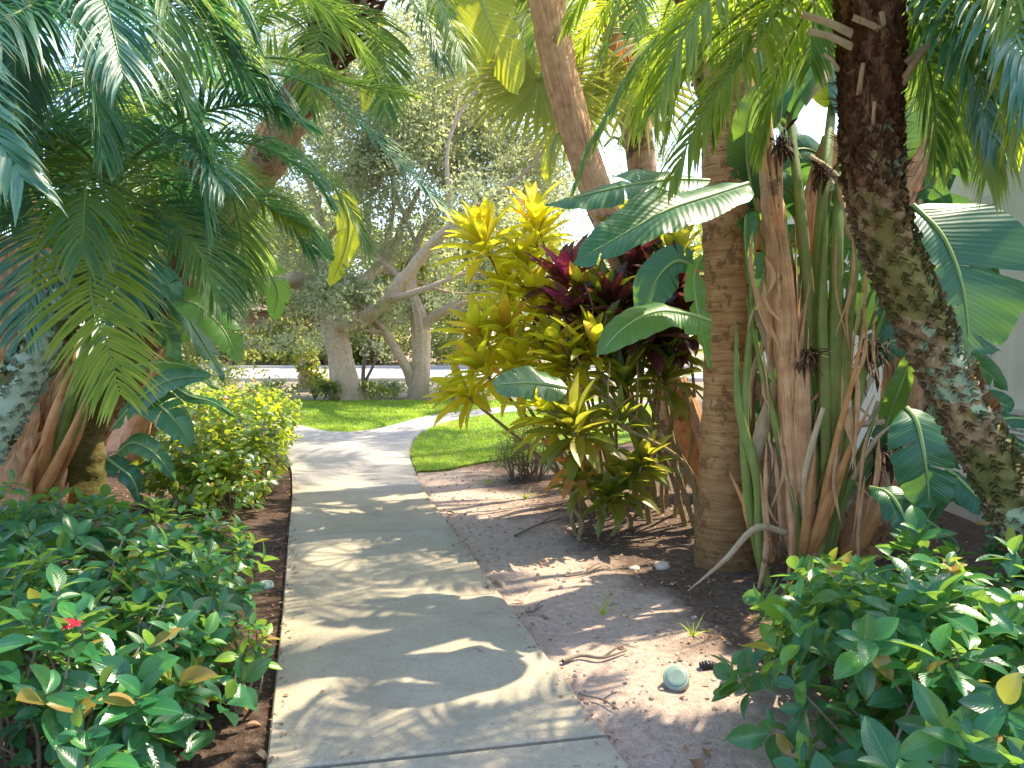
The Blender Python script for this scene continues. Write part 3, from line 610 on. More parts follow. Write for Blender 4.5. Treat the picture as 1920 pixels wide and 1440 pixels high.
oak('oak_tree', G(785, 752), ([(784, 754, .3), (786, 715, .3), (790, 660, .3), (788, 600, .3), (775, 560, .3), (760, 520, .3)], [.28, .23, .22, .2, .15, .11]),
    [([(774, 720, .3), (768, 700, .2), (742, 655), (715, 615), (680, 595), (655, 600, .3), (640, 625, .5)], .15, .05), ([(788, 640, .3), (800, 605, .2), (840, 580), (880, 562), (925, 548), (980, 520)], .14, .05),
     ([(778, 575, .3), (772, 540, .5), (776, 480, 1), (800, 420, 1.5), (850, 350, 2), (880, 280, 2)], .13, .045), ([(764, 530, .3), (735, 505, .3), (705, 475, .5), (690, 420, 1), (700, 340, 1)], .10, .04)],
    'second slimmer oak behind the mossy one, split low into two stems', [(*P(880, 260, 20), 2.6, 2.5, 1.5), (*P(960, 330, 20), 2.0, 2, 1.3), (*P(800, 160, 20.5), 2.8, 2.5, 1.6), (*P(1010, 220, 21), 2.2, 2, 1.4), (*P(900, 120, 21), 2.6, 2.4, 1.5), (*P(1020, 90, 22), 2.8, 2.4, 1.6), (*P(970, 330, 22), 2.0, 2, 1.4), (*P(1100, 300, 24), 2.6, 2.5, 1.8), (*P(920, 440, 20), 1.5, 1.6, .8), (*P(860, 500, 20), 1.2, 1.3, .5), (*P(700, 660, 20.5), .8, .9, .35)], 165000, .2, 5)
def bgtree(px, d, zc, rx, rz, label, k=15000, L=(.15, .30), mat='fleaf', name='shade_tree', cat='tree', rmean=.45, tr=.22, lean=0.):
    b = P(px, 640, d); x = b[0]; o = thing(name, (x, d, 0), label, cat, 'trees across the road')
    mb = MB(); tips = []; trunk(mb, [(x, d, -.1), (x + lean * .4, d, zc * .3), (x + lean, d, zc * .75)], [tr * 1.3, tr, tr * .6], 10, 14, .04, 1.2, seed=px)
    for q in range(4):
        a = rng.uniform(0, 6.3); tube(mb, [(x + lean * .7, d, zc * .6), (x + rx * .4 * math.cos(a), d + rx * .4 * math.sin(a), zc * .85), (x + rx * .75 * math.cos(a), d + rx * .7 * math.sin(a), zc + rz * .2)], [tr * .5, tr * .3, tr * .08], 6, 8)
    mb.build('trunk', M['oak'], o); mb = MB(); bl = []
    for q in range(9):
        v = rdir(1)[0] * rng.uniform(.35, .75); bl.append((x + lean + v[0] * rx, d + v[1] * rx * .8, zc + v[2] * rz, rx * rng.uniform(.35, .55), rx * .45, rz * rng.uniform(.3, .5)))
    blobleaves(mb, bl, k, L, .6, gap=-.28, gs=.45, seed=px, rmean=rmean, surf=.2); mb.build('crown', M[mat], o)
T_ = ['broad olive tree over the road at the far left of the view', 'dull olive tree beyond the road, half behind the left palm fronds', 'tall greyish tree rising behind the brick house roof', 'yellow green tree beyond the road just left of the mossy oak',
      'dense tree beyond the road between the two oaks', 'light green tree right behind the slimmer oak', 'bright yellow green tree beyond the cordyline tops', 'tall grey green tree far behind the cordyline clump', 'dark tree far behind the paddle leaf thicket', 'wide pale tree standing far behind the queen palm']
for (px, d, zc, rx, rz, rm), lb in zip(((250, 44, 4.6, 5, 3.6, .4), (430, 41, 5.2, 4.6, 4.2, .45), (560, 60, 8.5, 6.5, 5.5, .4), (545, 43, 5.0, 3.4, 3.0, .6), (715, 42, 4.6, 4.2, 3.9, .45), (850, 46, 5.0, 4.6, 4.4, .65), (960, 40, 4.4, 3.8, 3.6, .65), (900, 64, 9.5, 7, 6, .4), (1180, 44, 5.0, 5.5, 4.2, .35), (1420, 50, 6, 7, 5, .4)), T_):
    bgtree(px, d, zc, rx, rz, lb, rmean=rm)
# shrubs this side of the road and under the oaks
def softshrub(px, py, d, rx, rz, label, k=900, L=(.06, .13), mat='fleaf', rmean=.45, group='low shrubs under the oaks', name='low_shrub'):
    b = G(px, py) if d is None else np.array((P(px, 700, d)[0], d, 0)); o = thing(name, (b[0], b[1], 0), label, 'shrub', group)
    mb = MB()
    for i in range(9):
        a = rng.uniform(0, 6.3); e = rx * rng.uniform(.3, .8); tube(mb, [(b[0], b[1], -.03), (b[0] + e * .4 * math.cos(a), b[1] + e * .4 * math.sin(a), rz), (b[0] + e * math.cos(a), b[1] + e * math.sin(a), rz * rng.uniform(1.1, 1.8))], [.012, .008, .003], 5, 7)
    mb.build('stem', M['twig'], o); mb = MB()
    bl = [(b[0] + rng.uniform(-.5, .5) * rx, b[1] + rng.uniform(-.4, .4) * rx, rz * rng.uniform(.7, 1.25), rx * rng.uniform(.45, .65), rx * .5, rz * rng.uniform(.55, .8)) for i in range(6)]
    blobleaves(mb, bl, k, L, .5, 'ovate', 4, 3, gap=-.15, gs=1.5, rmean=rmean, surf=.2, zb=.4); mb.build('foliage', M[mat], o)
for px, d, rx, rz, lb, rm, mt in ((500, 17.6, .8, .30, 'low ferny shrub behind the red tipped hedge', .6, 'fleaf'), (590, 18.2, .55, .26, 'small green shrub left of the mossy oak foot', .35, 'cordgreen'), (618, 17.9, .35, .3, 'leafy shrub touching the left side of the mossy oak foot', .5, 'fleaf'),
      (697, 18.3, .55, .22, 'low green shrub right of the mossy oak foot', .35, 'cordgreen'), (850, 18.8, .9, .3, 'dusty brown green shrub right of the slimmer oak', .6, 'oakleaf'), (905, 17.8, .7, .24, 'pale low shrub behind the drooping cordyline rosette', .7, 'fleaf'), (740, 19.2, .6, .26, 'twiggy shrub between the two oak trunks', .5, 'oakleaf'),
      (420, 20, 1.2, .6, 'tall loose shrub left of the ivy stump behind the hedge', .6, 'fleaf'), (1010, 20, 1.3, .5, 'pale shrub far behind the folded glossy leaf', .6, 'fleaf'), (335, 19, 1.2, .55, 'leafy shrub seen between the left paddle leaves', .5, 'fleaf')):
    softshrub(px, 0, d, rx, rz, lb, mat=mt, rmean=rm)
for px, d, rx, rz, lb, rm, mt in ((520, 39.5, 2.6, .55, 'clipped olive hedge along the far side of the road', .45, 'fleaf'), (655, 39.8, 1.2, .5, 'dark round bush beyond the road left of the oak trunk', .2, 'cordgreen'), (590, 40.5, 1.0, .5, 'reddish low bush beyond the road by the brick house', .5, 'dryleaf'), (700, 41, 2.2, .9, 'rusty bush beyond the road right of the oak trunk', .6, 'dryleaf'),
      (860, 41, 3, 1.0, 'olive bush beyond the road behind the cordylines', .5, 'fleaf'), (400, 40, 2.4, .8, 'yellow green bush beyond the road at left', .7, 'fleaf'), (470, 38.6, 1.8, 1.1, 'taller loose bush beyond the road before the brick house', .75, 'fleaf'), (610, 39, 2.2, 1.2, 'big pale bush at the far kerb left of the oak trunk', .7, 'fleaf'), (750, 38.8, 2.2, 1.3, 'big pale bush at the far kerb between the oak trunks', .7, 'fleaf'), (830, 39.2, 2.0, 1.5, 'tall pale bush at the far kerb right of the slimmer oak', .75, 'fleaf'), (540, 40, 2.0, 1.5, 'leafy bush hiding the brick house door', .6, 'fleaf')):
    softshrub(px, 0, d, rx, rz, lb, k=1500, L=(.14, .28), mat=mt, rmean=rm, group='bushes across the road', name='bush')
# ivy stump and two thin dead stems behind the walk
b = P(575, 715, 21.5); o = thing('tree_stump', (b[0], 21.5, 0), 'short stump wrapped in ivy standing before the road', 'stump'); mb = MB()
trunk(mb, [(b[0], 21.5, -.1), (b[0] - .02, 21.5, .5), (b[0] + .03, 21.5, .95)], [.26, .2, .18], 14, 14, .03, 3); mb.build('wood', M['oak'], o); mb = MB()
blobleaves(mb, [(b[0], 21.5, 1.0, .3, .3, .5), (b[0] + .1, 21.4, .5, .3, .25, .35), (b[0] + .45, 21.4, .35, .15, .15, .3)], 500, (.08, .15), .8, 'round', 4, 3, gap=-.3, rmean=.3); mb.build('ivy', M['cordgreen'], o)
o = thing('sapling', (*P(685, 730, 20)[:2], 0), 'bare forked grey sapling right of the mossy oak', 'tree'); mb = MB(); q = o.location
tube(mb, [(q.x, 20, -.1), (q.x - .04, 20, .7), (q.x + .25, 20.1, 1.9), (q.x + .3, 20.2, 2.7)], [.06, .05, .03, .01], 8); tube(mb, [(q.x - .02, 20, .3), (q.x + .3, 20, 1.0), (q.x + .45, 20, 2.0)], [.045, .03, .01], 7); mb.build('stem', M['twig'], o)
# ------------------------------------------------------------------ pinnate palms
def pp(l): return [P(*q) for q in l]
def addfrond(parent, ctrl, mat='palm', **k):
    mb = MB(); frond(mb, ctrl, **k); return mb.build('frond', [M[mat], M['rachis']], parent)
def knobs(mb, ctrl, r, k, L=.06, W=.05, el=.9, rv=.5, lo=0., hi=1., mi=0):
    n = 120; p = cr(ctrl, n); T, N, S = frame(p, (.2, -1, .1)); rr = np.interp(np.linspace(0, 1, n), np.linspace(0, 1, len(r)), r)
    i = np.clip((np.linspace(lo, hi, k) * (n - 1)).astype(int), 0, n - 1); a = np.arange(k) * 2.39996 + rng.normal(0, .15, k)
    d = np.cos(a)[:, None] * S[i] + np.sin(a)[:, None] * N[i]
    leaves(mb, p[i] + d * (rr[i] * .93)[:, None], d * math.cos(el) + T[i] * math.sin(el), d, rng.uniform(.7, 1.2, k) * L, W * rng.uniform(.7, 1.2, k), rng.uniform(-.5, .4, k), rv, 'lance', 4, 3, fold=.5, mi=mi)
    leaves(mb, p[i] + d * (rr[i] * .9)[:, None] - T[i] * L * .25, d * math.cos(el * .5) + T[i] * math.sin(el * .5), d, rng.uniform(.7, 1.1, k) * L * .8, W, 0, rv, 'lance', 3, 3, fold=.5, mi=mi)

# --- leaning pygmy date palm at right, trunk crossing the picture
t = thing('pygmy_date_palm', (2.45, 3.35, 0), 'leaning knobbly palm trunk with lichen and dark shaggy top before the white wall', 'palm tree')
tc = [(2.50, 3.3, -.1)] + pp([(1985, 1130, 3.35), (1900, 945, 3.4), (1806, 760, 3.42), (1728, 600, 3.44), (1672, 470, 3.46), (1640, 360, 3.48), (1632, 240, 3.5), (1634, 120, 3.5), (1630, 20, 3.5), (1628, -60, 3.5)])
mb = MB(); trunk(mb, tc[:8], [.10, .098, .095, .095, .10, .11], 22, 110, .018, 9, rv=.5, ring=.05, ringamp=.012)
knobs(mb, tc[:8], [.10, .098, .095, .095, .10, .11], 620, .05, .05, .7); mb.build('trunk', M['pygmy'], t)
mb = MB(); trunk(mb, tc[6:], [.098, .115, .12, .13, .12], 22, 60, .025, 12, ring=.04, ringamp=.015)
knobs(mb, tc[6:], [.10, .115, .12, .13, .12], 260, .06, .035, 1.1, hi=.97)
p = cr(tc[6:], 60); k = 900; i = rng.integers(4, 59, k); d = rdir(k, -.2, .3)
leaves(mb, p[i] + d * .12, nrm(d + np.array((0, 0, .9)) + rng.normal(0, .5, (k, 3))), d, rng.uniform(.05, .13, k), .006, rng.uniform(-1, 1, k), .5, 'blade', 4, 2)
mb.build('fibre_top', M['pygmytop'], t)
mb = MB()
for (x, y, x2, y2, w_) in ((1600, 60, 1505, 25, .055), (1600, 85, 1515, 55, .05), (1690, 75, 1600, 30, .05), (1665, 75, 1655, 20, .045), (1700, 120, 1765, 70, .05), (1612, 178, 1620, 118, .032), (1638, 248, 1641, 190, .028), (1690, 160, 1730, 100, .04), (1575, 130, 1545, 100, .03)):
    ribbon(mb, [P(x, y, 3.40), P((x + x2) / 2, (y + y2) / 2 - 4, 3.36), P(x2, y2, 3.35)], w_, (0, -1, .2), .9, rng.uniform(), taper=(1, .9, .8, .75))
mb.build('leaf_base', M['straw'], t)
cc = P(1628, -70, 3.5)
for l in ([(1660, -60, 3.5), (1760, -40, 3.3), (1845, 60, 3.1), (1860, 200, 3.0), (1850, 330, 3.0)], [(1670, -60, 3.6), (1740, -70, 3.7), (1800, 20, 3.8), (1800, 170, 3.8), (1790, 300, 3.8)], [(1690, -60, 3.3), (1800, -90, 3.0), (1900, -20, 2.8), (1925, 110, 2.7), (1915, 250, 2.7)], [(1640, -60, 3.6), (1700, -60, 3.9), (1735, 30, 4.0), (1740, 150, 4.0)], [(1600, -60, 3.6), (1560, -80, 3.9), (1530, 0, 4.1), (1520, 120, 4.1)], [(1590, -60, 3.3), (1470, -90, 3.0), (1350, -20, 2.8), (1270, 90, 2.75), (1230, 200, 2.75)]):
    addfrond(t, pp(l), 'palmlit' if l[1][0] > 1740 or l[1][0] < 1500 else 'palm', n=58, L=.38, w=.018, vee=.2, droop=1.2, t0=.25, r=rng.uniform(.3, .6), a0=75, a1=28)
RF = [(-75, 35, 1.55, 2.6), (-100, 20, 1.5, 2.7), (-125, 45, 1.45, 2.9), (-60, 10, 1.35, 2.4), (-150, 25, 1.4, 2.6), (-88, -12, 1.25, 1.9), (-112, -20, 1.2, 1.6), (60, 30, 1.4, 2.7), (92, 15, 1.35, 2.6), (120, 30, 1.35, 2.8), (150, 10, 1.2, 2.6), (170, 40, 1.35, 2.8), (30, 45, 1.5, 2.7), (-20, 40, 1.4, 2.6), (105, -15, 1.2, 1.8), (75, -10, 1.25, 1.9), (135, -15, 1.1, 1.9)]
for q, (az, el, L_, b_) in enumerate(RF):
    addfrond(t, arc(cc, R(az), R(el), L_, b_ * .82), 'palmlit' if q in (0, 1, 3, 5, 6, 15) else ('palm' if q % 2 else 'palmblue'), n=50, L=.36, w=.019, vee=.25, droop=1.15, r=rng.uniform(.25, .6))
# explicit drooping fronds of that crown
for l, mt, L_ in (([(1600, -60, 3.4), (1500, -20, 3.2), (1400, 100, 3.1), (1310, 230, 3.05), (1262, 330, 3.05)], 'palmlit', .34), ([(1600, -60, 3.5), (1480, -60, 3.5), (1330, -10, 3.5), (1210, 110, 3.5), (1120, 250, 3.5), (1085, 330, 3.5)], 'palm', .32),
                  ([(1600, -60, 3.6), (1520, 10, 3.7), (1460, 130, 3.75), (1425, 270, 3.8)], 'palmlit', .36), ([(1660, -60, 3.4), (1740, 0, 3.2), (1820, 110, 3.0), (1862, 260, 2.9)], 'palmblue', .34),
                  ([(1660, -60, 3.5), (1720, 40, 3.5), (1750, 180, 3.45), (1755, 300, 3.4)], 'palm', .34), ([(1680, -60, 3.3), (1790, -50, 3.0), (1900, 60, 2.7), (1960, 220, 2.5)], 'palmblue', .36)):
    addfrond(t, pp(l), mt, n=46, L=L_, w=.02, vee=.2, droop=1.3, t0=.25, r=rng.uniform(.3, .65), a0=75, a1=28)

# --- left pygmy palm with lichened trunk
t = thing('pygmy_date_palm', (-3.1, 4.0, 0), 'palm at left edge whose short trunk is crusted with pale green lichen', 'palm tree')
tc = [(-3.1, 4.0, -.1)] + pp([(-110, 960, 4.1), (-20, 820, 4.15), (55, 690, 4.2), (120, 580, 4.25), (175, 470, 4.3), (205, 380, 4.3)])
mb = MB(); trunk(mb, tc, [.11, .105, .10, .10, .10, .11], 22, 110, .02, 9, ring=.05, ringamp=.012); knobs(mb, tc, [.11, .105, .10, .10, .10, .11], 420, .045, .05, .7); mb.build('trunk', M['lichentrunk'], t)
cc = P(210, 350, 4.3)
for l, mt, L_, dr in (([(205, 350, 4.3), (180, 330, 4.0), (172, 430, 3.75), (172, 560, 3.6), (205, 660, 3.5), (224, 735, 3.45)], 'palmlit', .40, .55), ([(205, 350, 4.3), (140, 330, 4.0), (80, 420, 3.8), (62, 520, 3.7), (48, 620, 3.65)], 'palmblue', .38, .6),
                      ([(215, 350, 4.3), (300, 400, 4.2), (370, 470, 4.15), (410, 570, 4.1)], 'palm', .36, .9), ([(205, 345, 4.3), (130, 250, 4.1), (60, 220, 3.9), (-10, 300, 3.8), (-40, 420, 3.7)], 'palmblue', .38, 1.),
                      ([(210, 345, 4.3), (120, 300, 4.6), (40, 330, 4.7), (-10, 420, 4.8)], 'palm', .36, .9), ([(210, 345, 4.3), (230, 400, 4.0), (240, 480, 3.9), (232, 580, 3.85)], 'palmblue', .34, .7), ([(215, 345, 4.3), (280, 330, 4.6), (350, 370, 4.8), (390, 470, 4.9)], 'palmblue', .34, .9)):
    addfrond(t, pp(l), mt, n=56, L=L_ * 1.1, w=.018, vee=.3, droop=dr, t0=.28, r=rng.uniform(.2, .55), a0=78, a1=34)
for q in range(12):
    addfrond(t, arc(cc, q * 2.4 + .4, R(rng.uniform(-15, 55)), rng.uniform(1.1, 1.4), rng.uniform(1.5, 2.2)), ('palmblue', 'palm', 'palmblue')[q % 3], n=54, L=.42, w=.017, droop=1., r=rng.uniform(.1, .5))

# --- palm whose crown hangs over the upper left corner
t = thing('pygmy_date_palm', (-3.6, 3.1, 0), 'palm arching long glossy fronds out of the upper left corner', 'palm tree')
tc = [(-3.6, 3.1, -.1), (-3.3, 3.2, 1.2), (-2.75, 3.4, 2.4), (-2.35, 3.5, 3.2)]
mb = MB(); trunk(mb, tc, [.11, .10, .10, .12], 18, 70, .02, 9, ring=.05, ringamp=.012); knobs(mb, tc, [.11, .10, .10, .12], 260, .05, .05, .7); mb.build('trunk', M['lichentrunk'], t)
cc = np.array((-2.35, 3.5, 3.3))
for l, mt, L_, dr, w_ in (([(60, -150, 3.5), (190, -60, 3.6), (300, 90, 3.7), (362, 235, 3.75), (380, 330, 3.75), (385, 420, 3.75)], 'palmblue', .40, .9, .023), ([(60, -150, 3.5), (230, -60, 3.9), (370, 50, 4.1), (470, 140, 4.2), (525, 195, 4.2)], 'palmblue', .44, 1.3, .023),
                          ([(40, -150, 3.4), (60, -60, 3.0), (70, -5, 2.75), (20, 30, 2.5), (-60, 70, 2.3)], 'palmblue', .34, 1.7, .024), ([(60, -150, 3.4), (130, -80, 3.0), (190, -10, 2.85), (215, 70, 2.8), (230, 140, 2.75)], 'palmblue', .36, 1.1, .022),
                          ([(40, -150, 3.4), (-60, -60, 2.6), (-110, 60, 2.2), (-70, 160, 2.0), (-10, 250, 1.95), (40, 330, 1.95)], 'palmblue', .30, .9, .024), ([(60, -150, 3.5), (170, -120, 4.2), (330, -40, 4.6), (440, 60, 4.8), (500, 150, 4.9)], 'palm', .40, .9, .021),
                          ([(60, -150, 3.5), (100, -60, 3.5), (150, 50, 3.4), (180, 170, 3.4), (190, 280, 3.4)], 'palmblue', .36, 1., .022), ([(60, -150, 3.5), (40, -60, 3.6), (30, 60, 3.6), (30, 180, 3.6)], 'palmblue', .36, 1., .022),
                          ([(60, -150, 3.5), (280, -130, 4.0), (480, -70, 4.4), (620, 20, 4.6), (690, 110, 4.7)], 'palm', .40, .7, .020)):
    addfrond(t, pp(l), mt, n=64, L=L_ * 1.1, w=w_ * .85, vee=.25, droop=dr, t0=.2, r=rng.uniform(.25, .6), a0=72, a1=30)
for q in range(12):
    addfrond(t, arc(cc, q * 2.4 + 1., R(rng.uniform(0, 60)), rng.uniform(1.2, 1.6), rng.uniform(1.6, 2.4)), ('palmblue', 'palm')[q % 2], n=58, L=.44, w=.018, droop=1.1, r=rng.uniform(.2, .6))

# --- mossy stump palm whose crown fills the left middle
t = thing('date_palm', (*G(148, 938)[:2], 0), 'slender palm rising from a thick mossy foot among the peeling stalks at left', 'palm tree')
tc = pp([(148, 945, 7.0), (148, 880, 7.0), (152, 800, 6.95), (195, 710, 6.8), (262, 605, 6.6), (322, 515, 6.4), (352, 400, 6.2), (358, 270, 6.0)]); tc[0][2] = -.1
mb = MB(); trunk(mb, tc, [.25, .21, .185, .15, .12, .12, .12], 24, 100, .03, 5, ring=.11, ringamp=.008); mb.build('trunk', M['mossbark'], t)
cc = P(358, 250, 6.0)
for l, mt, L_, dr in (([(360, 260, 6), (410, 170, 5.7), (470, 138, 5.4), (583, 157, 5.2), (673, 232, 5.1), (750, 305, 5.05), (827, 385, 5)], 'palmblue', .48, .55), ([(360, 260, 6), (430, 130, 5.8), (540, 110, 5.6), (640, 152, 5.5), (752, 172, 5.4)], 'palm', .50, .4),
                      ([(360, 260, 6), (410, 290, 5.6), (470, 345, 5.3), (525, 388, 5.2), (575, 425, 5.1)], 'palmlit', .42, .8), ([(360, 265, 6), (420, 330, 5.7), (450, 430, 5.6), (462, 540, 5.5)], 'palm', .40, .9),
                      ([(360, 260, 6), (440, 250, 5.8), (560, 290, 5.7), (650, 380, 5.6), (690, 470, 5.6)], 'palm', .44, .8), ([(360, 260, 6), (330, 330, 5.6), (345, 420, 5.4), (390, 510, 5.3)], 'palmblue', .40, .9), ([(360, 255, 6), (420, 60, 5.9), (520, -10, 5.8), (640, 20, 5.7), (740, 90, 5.6)], 'palm', .46, .6),
                      ([(360, 255, 6), (400, 100, 6.3), (470, 30, 6.5), (560, 30, 6.6), (640, 90, 6.7)], 'palm', .46, .8), ([(360, 260, 6), (300, 280, 5.5), (270, 370, 5.2), (280, 470, 5.1)], 'palmlit', .38, .9)):
    addfrond(t, pp(l), mt, n=62, L=L_, w=.017, vee=.25, droop=dr, t0=.3, r=rng.uniform(.2, .55), a0=70, a1=26)
for q in range(20):
    if math.sin(q * 2.4) > .25: continue
    addfrond(t, arc(cc, q * 2.4, R(rng.uniform(-20, 60)), rng.uniform(1.5, 2.0), rng.uniform(1.5, 2.2)), ('palm', 'palmblue', 'palm')[q % 3], n=60, L=.46, w=.017, droop=.9, r=rng.uniform(.2, .6))

# --- long leaning trunk that crosses the left half, dark crown at the top
t = thing('leaning_palm', (*P(80, 930, 7.6)[:2], 0), 'long diagonal brown trunk leaning from the left bed to a dark tuft above', 'palm tree')
tc = pp([(60, 940, 7.6), (110, 880, 7.5), (170, 800, 7.4), (270, 645, 7.2), (345, 530, 7.0), (425, 420, 6.9), (502, 305, 6.8), (575, 170, 6.7), (642, 40, 6.6), (670, -30, 6.6)]); tc[0][2] = -.1
mb = MB(); trunk(mb, tc, [.21, .20, .185, .17, .15, .14, .14, .13], 24, 120, .03, 4, ridge=.008, seed=3)
p = cr(tc, 60)
for q in range(46):
    i = rng.integers(6, 52); d = nrm(rdir(1)[0] * (1, 1, .3) + np.array((0, -.7, 0))); a = p[i] + d * .15; T = nrm(p[i + 2] - p[i]); 
    ribbon(mb, [a, a + T * .2 + d * .02, a + T * rng.uniform(.3, .5) + d * rng.uniform(.02, .12)], rng.uniform(.03, .10), d, .7, rng.uniform(), twist=rng.normal(0, .4))
mb.build('trunk', M['leanbark'], t)
mb = MB(); cc = p[-1]; k = 500; d = rdir(k, -.7, .9)
leaves(mb, p[rng.integers(50, 60, k)] + d * .12, d, (0, 0, 1), rng.uniform(.08, .3, k), .012, rng.uniform(-.5, 1, k), .5, 'blade', 4, 2); knobs(mb, tc[7:], [.13, .16, .2], 60, .16, .06, 1.0, lo=.3); mb.build('fibre_top', M['pygmytop'], t)
for l, mt, L_, dr in (([(665, -10, 6.6), (720, -60, 6.3), (790, -40, 6.0), (840, 30, 5.8), (872, 110, 5.7)], 'palm', .5, 1.0), ([(665, -10, 6.6), (740, -20, 6.4), (800, 40, 6.2), (832, 120, 6.1)], 'palmblue', .46, 1.), ([(660, -10, 6.6), (610, -50, 6.4), (540, -30, 6.3), (490, 50, 6.2), (470, 140, 6.2)], 'palm', .5, .9),
                      ([(665, -10, 6.6), (700, 30, 6.3), (720, 110, 6.2), (722, 210, 6.1)], 'palm', .44, .8), ([(660, -10, 6.6), (620, 20, 6.2), (590, 100, 6.0), (580, 200, 6.0)], 'palm', .46, .8)):
    addfrond(t, pp(l), mt, n=44, L=L_, w=.024, vee=.2, droop=dr, t0=.25, r=rng.uniform(.2, .6), a0=72, a1=30)
for q in range(12):
    addfrond(t, arc(cc, q * 2.4 + .9, R(rng.uniform(40, 75)), rng.uniform(1.7, 2.3), rng.uniform(1.2, 1.8)), ('palm', 'palmblue')[q % 2], n=42, L=.5, w=.024, droop=.9, r=rng.uniform(.2, .6))

# --- queen palm with ringed trunk
gq = G(1360, 1058); t = thing('queen_palm', (gq[0], gq[1], 0), 'straight orange brown palm trunk with mossy foot between cordylines and paddle leaf clump', 'palm tree')
tc = [(gq[0], gq[1], -.1), (gq[0], gq[1], .25), (gq[0], gq[1], .6), (gq[0] + .0, gq[1], 1.6), P(1364, 210, gq[1]), (gq[0] + .06, gq[1] + .05, 5.5), (gq[0] + .1, gq[1] + .1, 7.8)]
mb = MB(); trunk(mb, tc, [.215, .178, .164, .158, .157, .156, .155, .152, .15, .148, .145, .14, .13], 48, 300, .012, 8, ring=.09, ringamp=.004, seed=9); mb.build('trunk', M['queen'], t)
cc = np.array((gq[0] + .1, gq[1] + .1, 7.8))
for q in range(9):
    addfrond(t, arc(cc, q * 2.4, R(rng.uniform(10, 60)), 2.6, rng.uniform(1.2, 2.)), 'palm', n=60, L=.6, w=.03, droop=1.2, r=.4, vee=.1)

# --- slender palm behind the clump, added so its crown shades the walk
t = thing('pygmy_date_palm', (2.5, 7.7, 0), 'slender palm added for shade behind the queen palm with feathery fronds at the top right of centre', 'palm tree'); tc = [(2.5, 7.7, -.1), (2.3, 7.6, 1.5), (1.95, 7.3, 3.2), (1.5, 6.9, 4.6)]
mb = MB(); trunk(mb, tc, [.11, .10, .10, .12], 16, 60, .02, 9); knobs(mb, tc, [.11, .10, .10, .12], 200, .05, .05, .7); mb.build('trunk', M['pygmy'], t)
for q in range(13): addfrond(t, arc(tc[-1], q * 2.4, R(rng.uniform(-10, 60)), rng.uniform(1.4, 1.9), rng.uniform(1.4, 2.1)), ('palm', 'palmlit')[q % 2], n=46, L=.42, w=.022, droop=.8, r=rng.uniform(.2, .6))
# --- dark trunk deep in the left bed
g0 = G(287, 866); t = thing('palm_trunk', (g0[0], g0[1], 0), 'dark thick palm foot in deep shade behind the left paddle leaves', 'palm tree')
mb = MB(); tc = [(g0[0], g0[1], -.1), (g0[0], g0[1], .8), (g0[0] - .1, g0[1], 2.2), (g0[0] - .5, g0[1] + .2, 4.4)]; trunk(mb, tc, [.24, .2, .17, .14], 22, 60, .03, 4, ring=.12, ringamp=.01); knobs(mb, tc, [.24, .2, .17, .14], 160, .09, .06, .9, lo=.1); mb.build('trunk', M['lichentrunk'], t)
cc = np.array(tc[-1])
for q in range(10):
    addfrond(t, arc(cc, q * 2.4, R(rng.uniform(-5, 60)), 2.0, rng.uniform(1.4, 2.2)), ('palm', 'palmblue')[q % 2], n=44, L=.45, w=.024, droop=1., r=.35)

# --- fan palm behind
def fan(parent, hub, normal, down, r, n=34, mat='fan', rv=.5, spread=2.5, droop=.5, pet=None):
    nrm_ = nrm(np.array(normal, float)); dn = nrm(np.array(down, float) - nrm_ * np.dot(down, nrm_)); sd_ = np.cross(dn, nrm_); mb = MB()
    a = np.linspace(-spread, spread, n) + rng.normal(0, .02, n); d = np.cos(a)[:, None] * dn + np.sin(a)[:, None] * sd_ + nrm_ * .12
    L_ = r * (1 - .25 * (np.abs(a) / spread) ** 2) * rng.uniform(.9, 1.05, n); seg = 7; V = np.zeros((n, seg + 1, 3, 3)); pos = np.repeat(np.array(hub, float)[None], n, 0); d = nrm(d)
    wb = 2 * spread / n * r * .52; wp = np.interp(np.linspace(0, 1, seg + 1), [0, .45, .6, .85, 1], [.04, .95, .75, .28, .03])
    for i in range(seg + 1):
        wd = nrm(np.cross(np.broadcast_to(nrm_, d.shape), d)); V[:, i, 0] = pos - wd * wb * wp[i] / 2; V[:, i, 2] = pos + wd * wb * wp[i] / 2; V[:, i, 1] = pos - nrm_ * wb * wp[i] * .22
        pos = pos + d * (L_ / seg)[:, None]
        if i > 2: d = nrm(d + np.array((0, 0, -1.)) * droop * rng.uniform(.6, 1.5, n)[:, None] / (seg - 3))
    mb.grids(V, np.stack(np.meshgrid(np.linspace(0, 1, seg + 1), [0, .5, 1], indexing='ij'), -1), np.clip(rv + rng.normal(0, .12, n), 0, 1), 0)
    if pet is not None: tube(mb, pet, [.014, .012, .010], 6, 14, mi=1)
    return mb.build('fan_leaf', [M[mat], M['rachis']], parent)
g0 = G(1262, 868); t = thing('fan_palm', (g0[0], g0[1], 0), 'fan palm with yellow tipped hanging fans behind the tall bare stalk', 'palm tree'); dF = g0[1]
tc = [(g0[0], g0[1], -.1)] + pp([(1255, 800, dF), (1225, 500, dF), (1195, 240, dF), (1165, 40, dF), (1150, -60, dF)])
mb = MB(); trunk(mb, tc, [.19, .16, .15, .16, .19, .2], 22, 70, .025, 5, ring=.1, ringamp=.01); mb.build('trunk', M['leanbark'], t)
mb = MB(); knobs(mb, tc[3:], [.16, .19, .2], 90, .22, .07, 1.15, lo=.15); mb.build('leaf_base', M['sheathred'], t)
cc = P(1150, -50, dF)
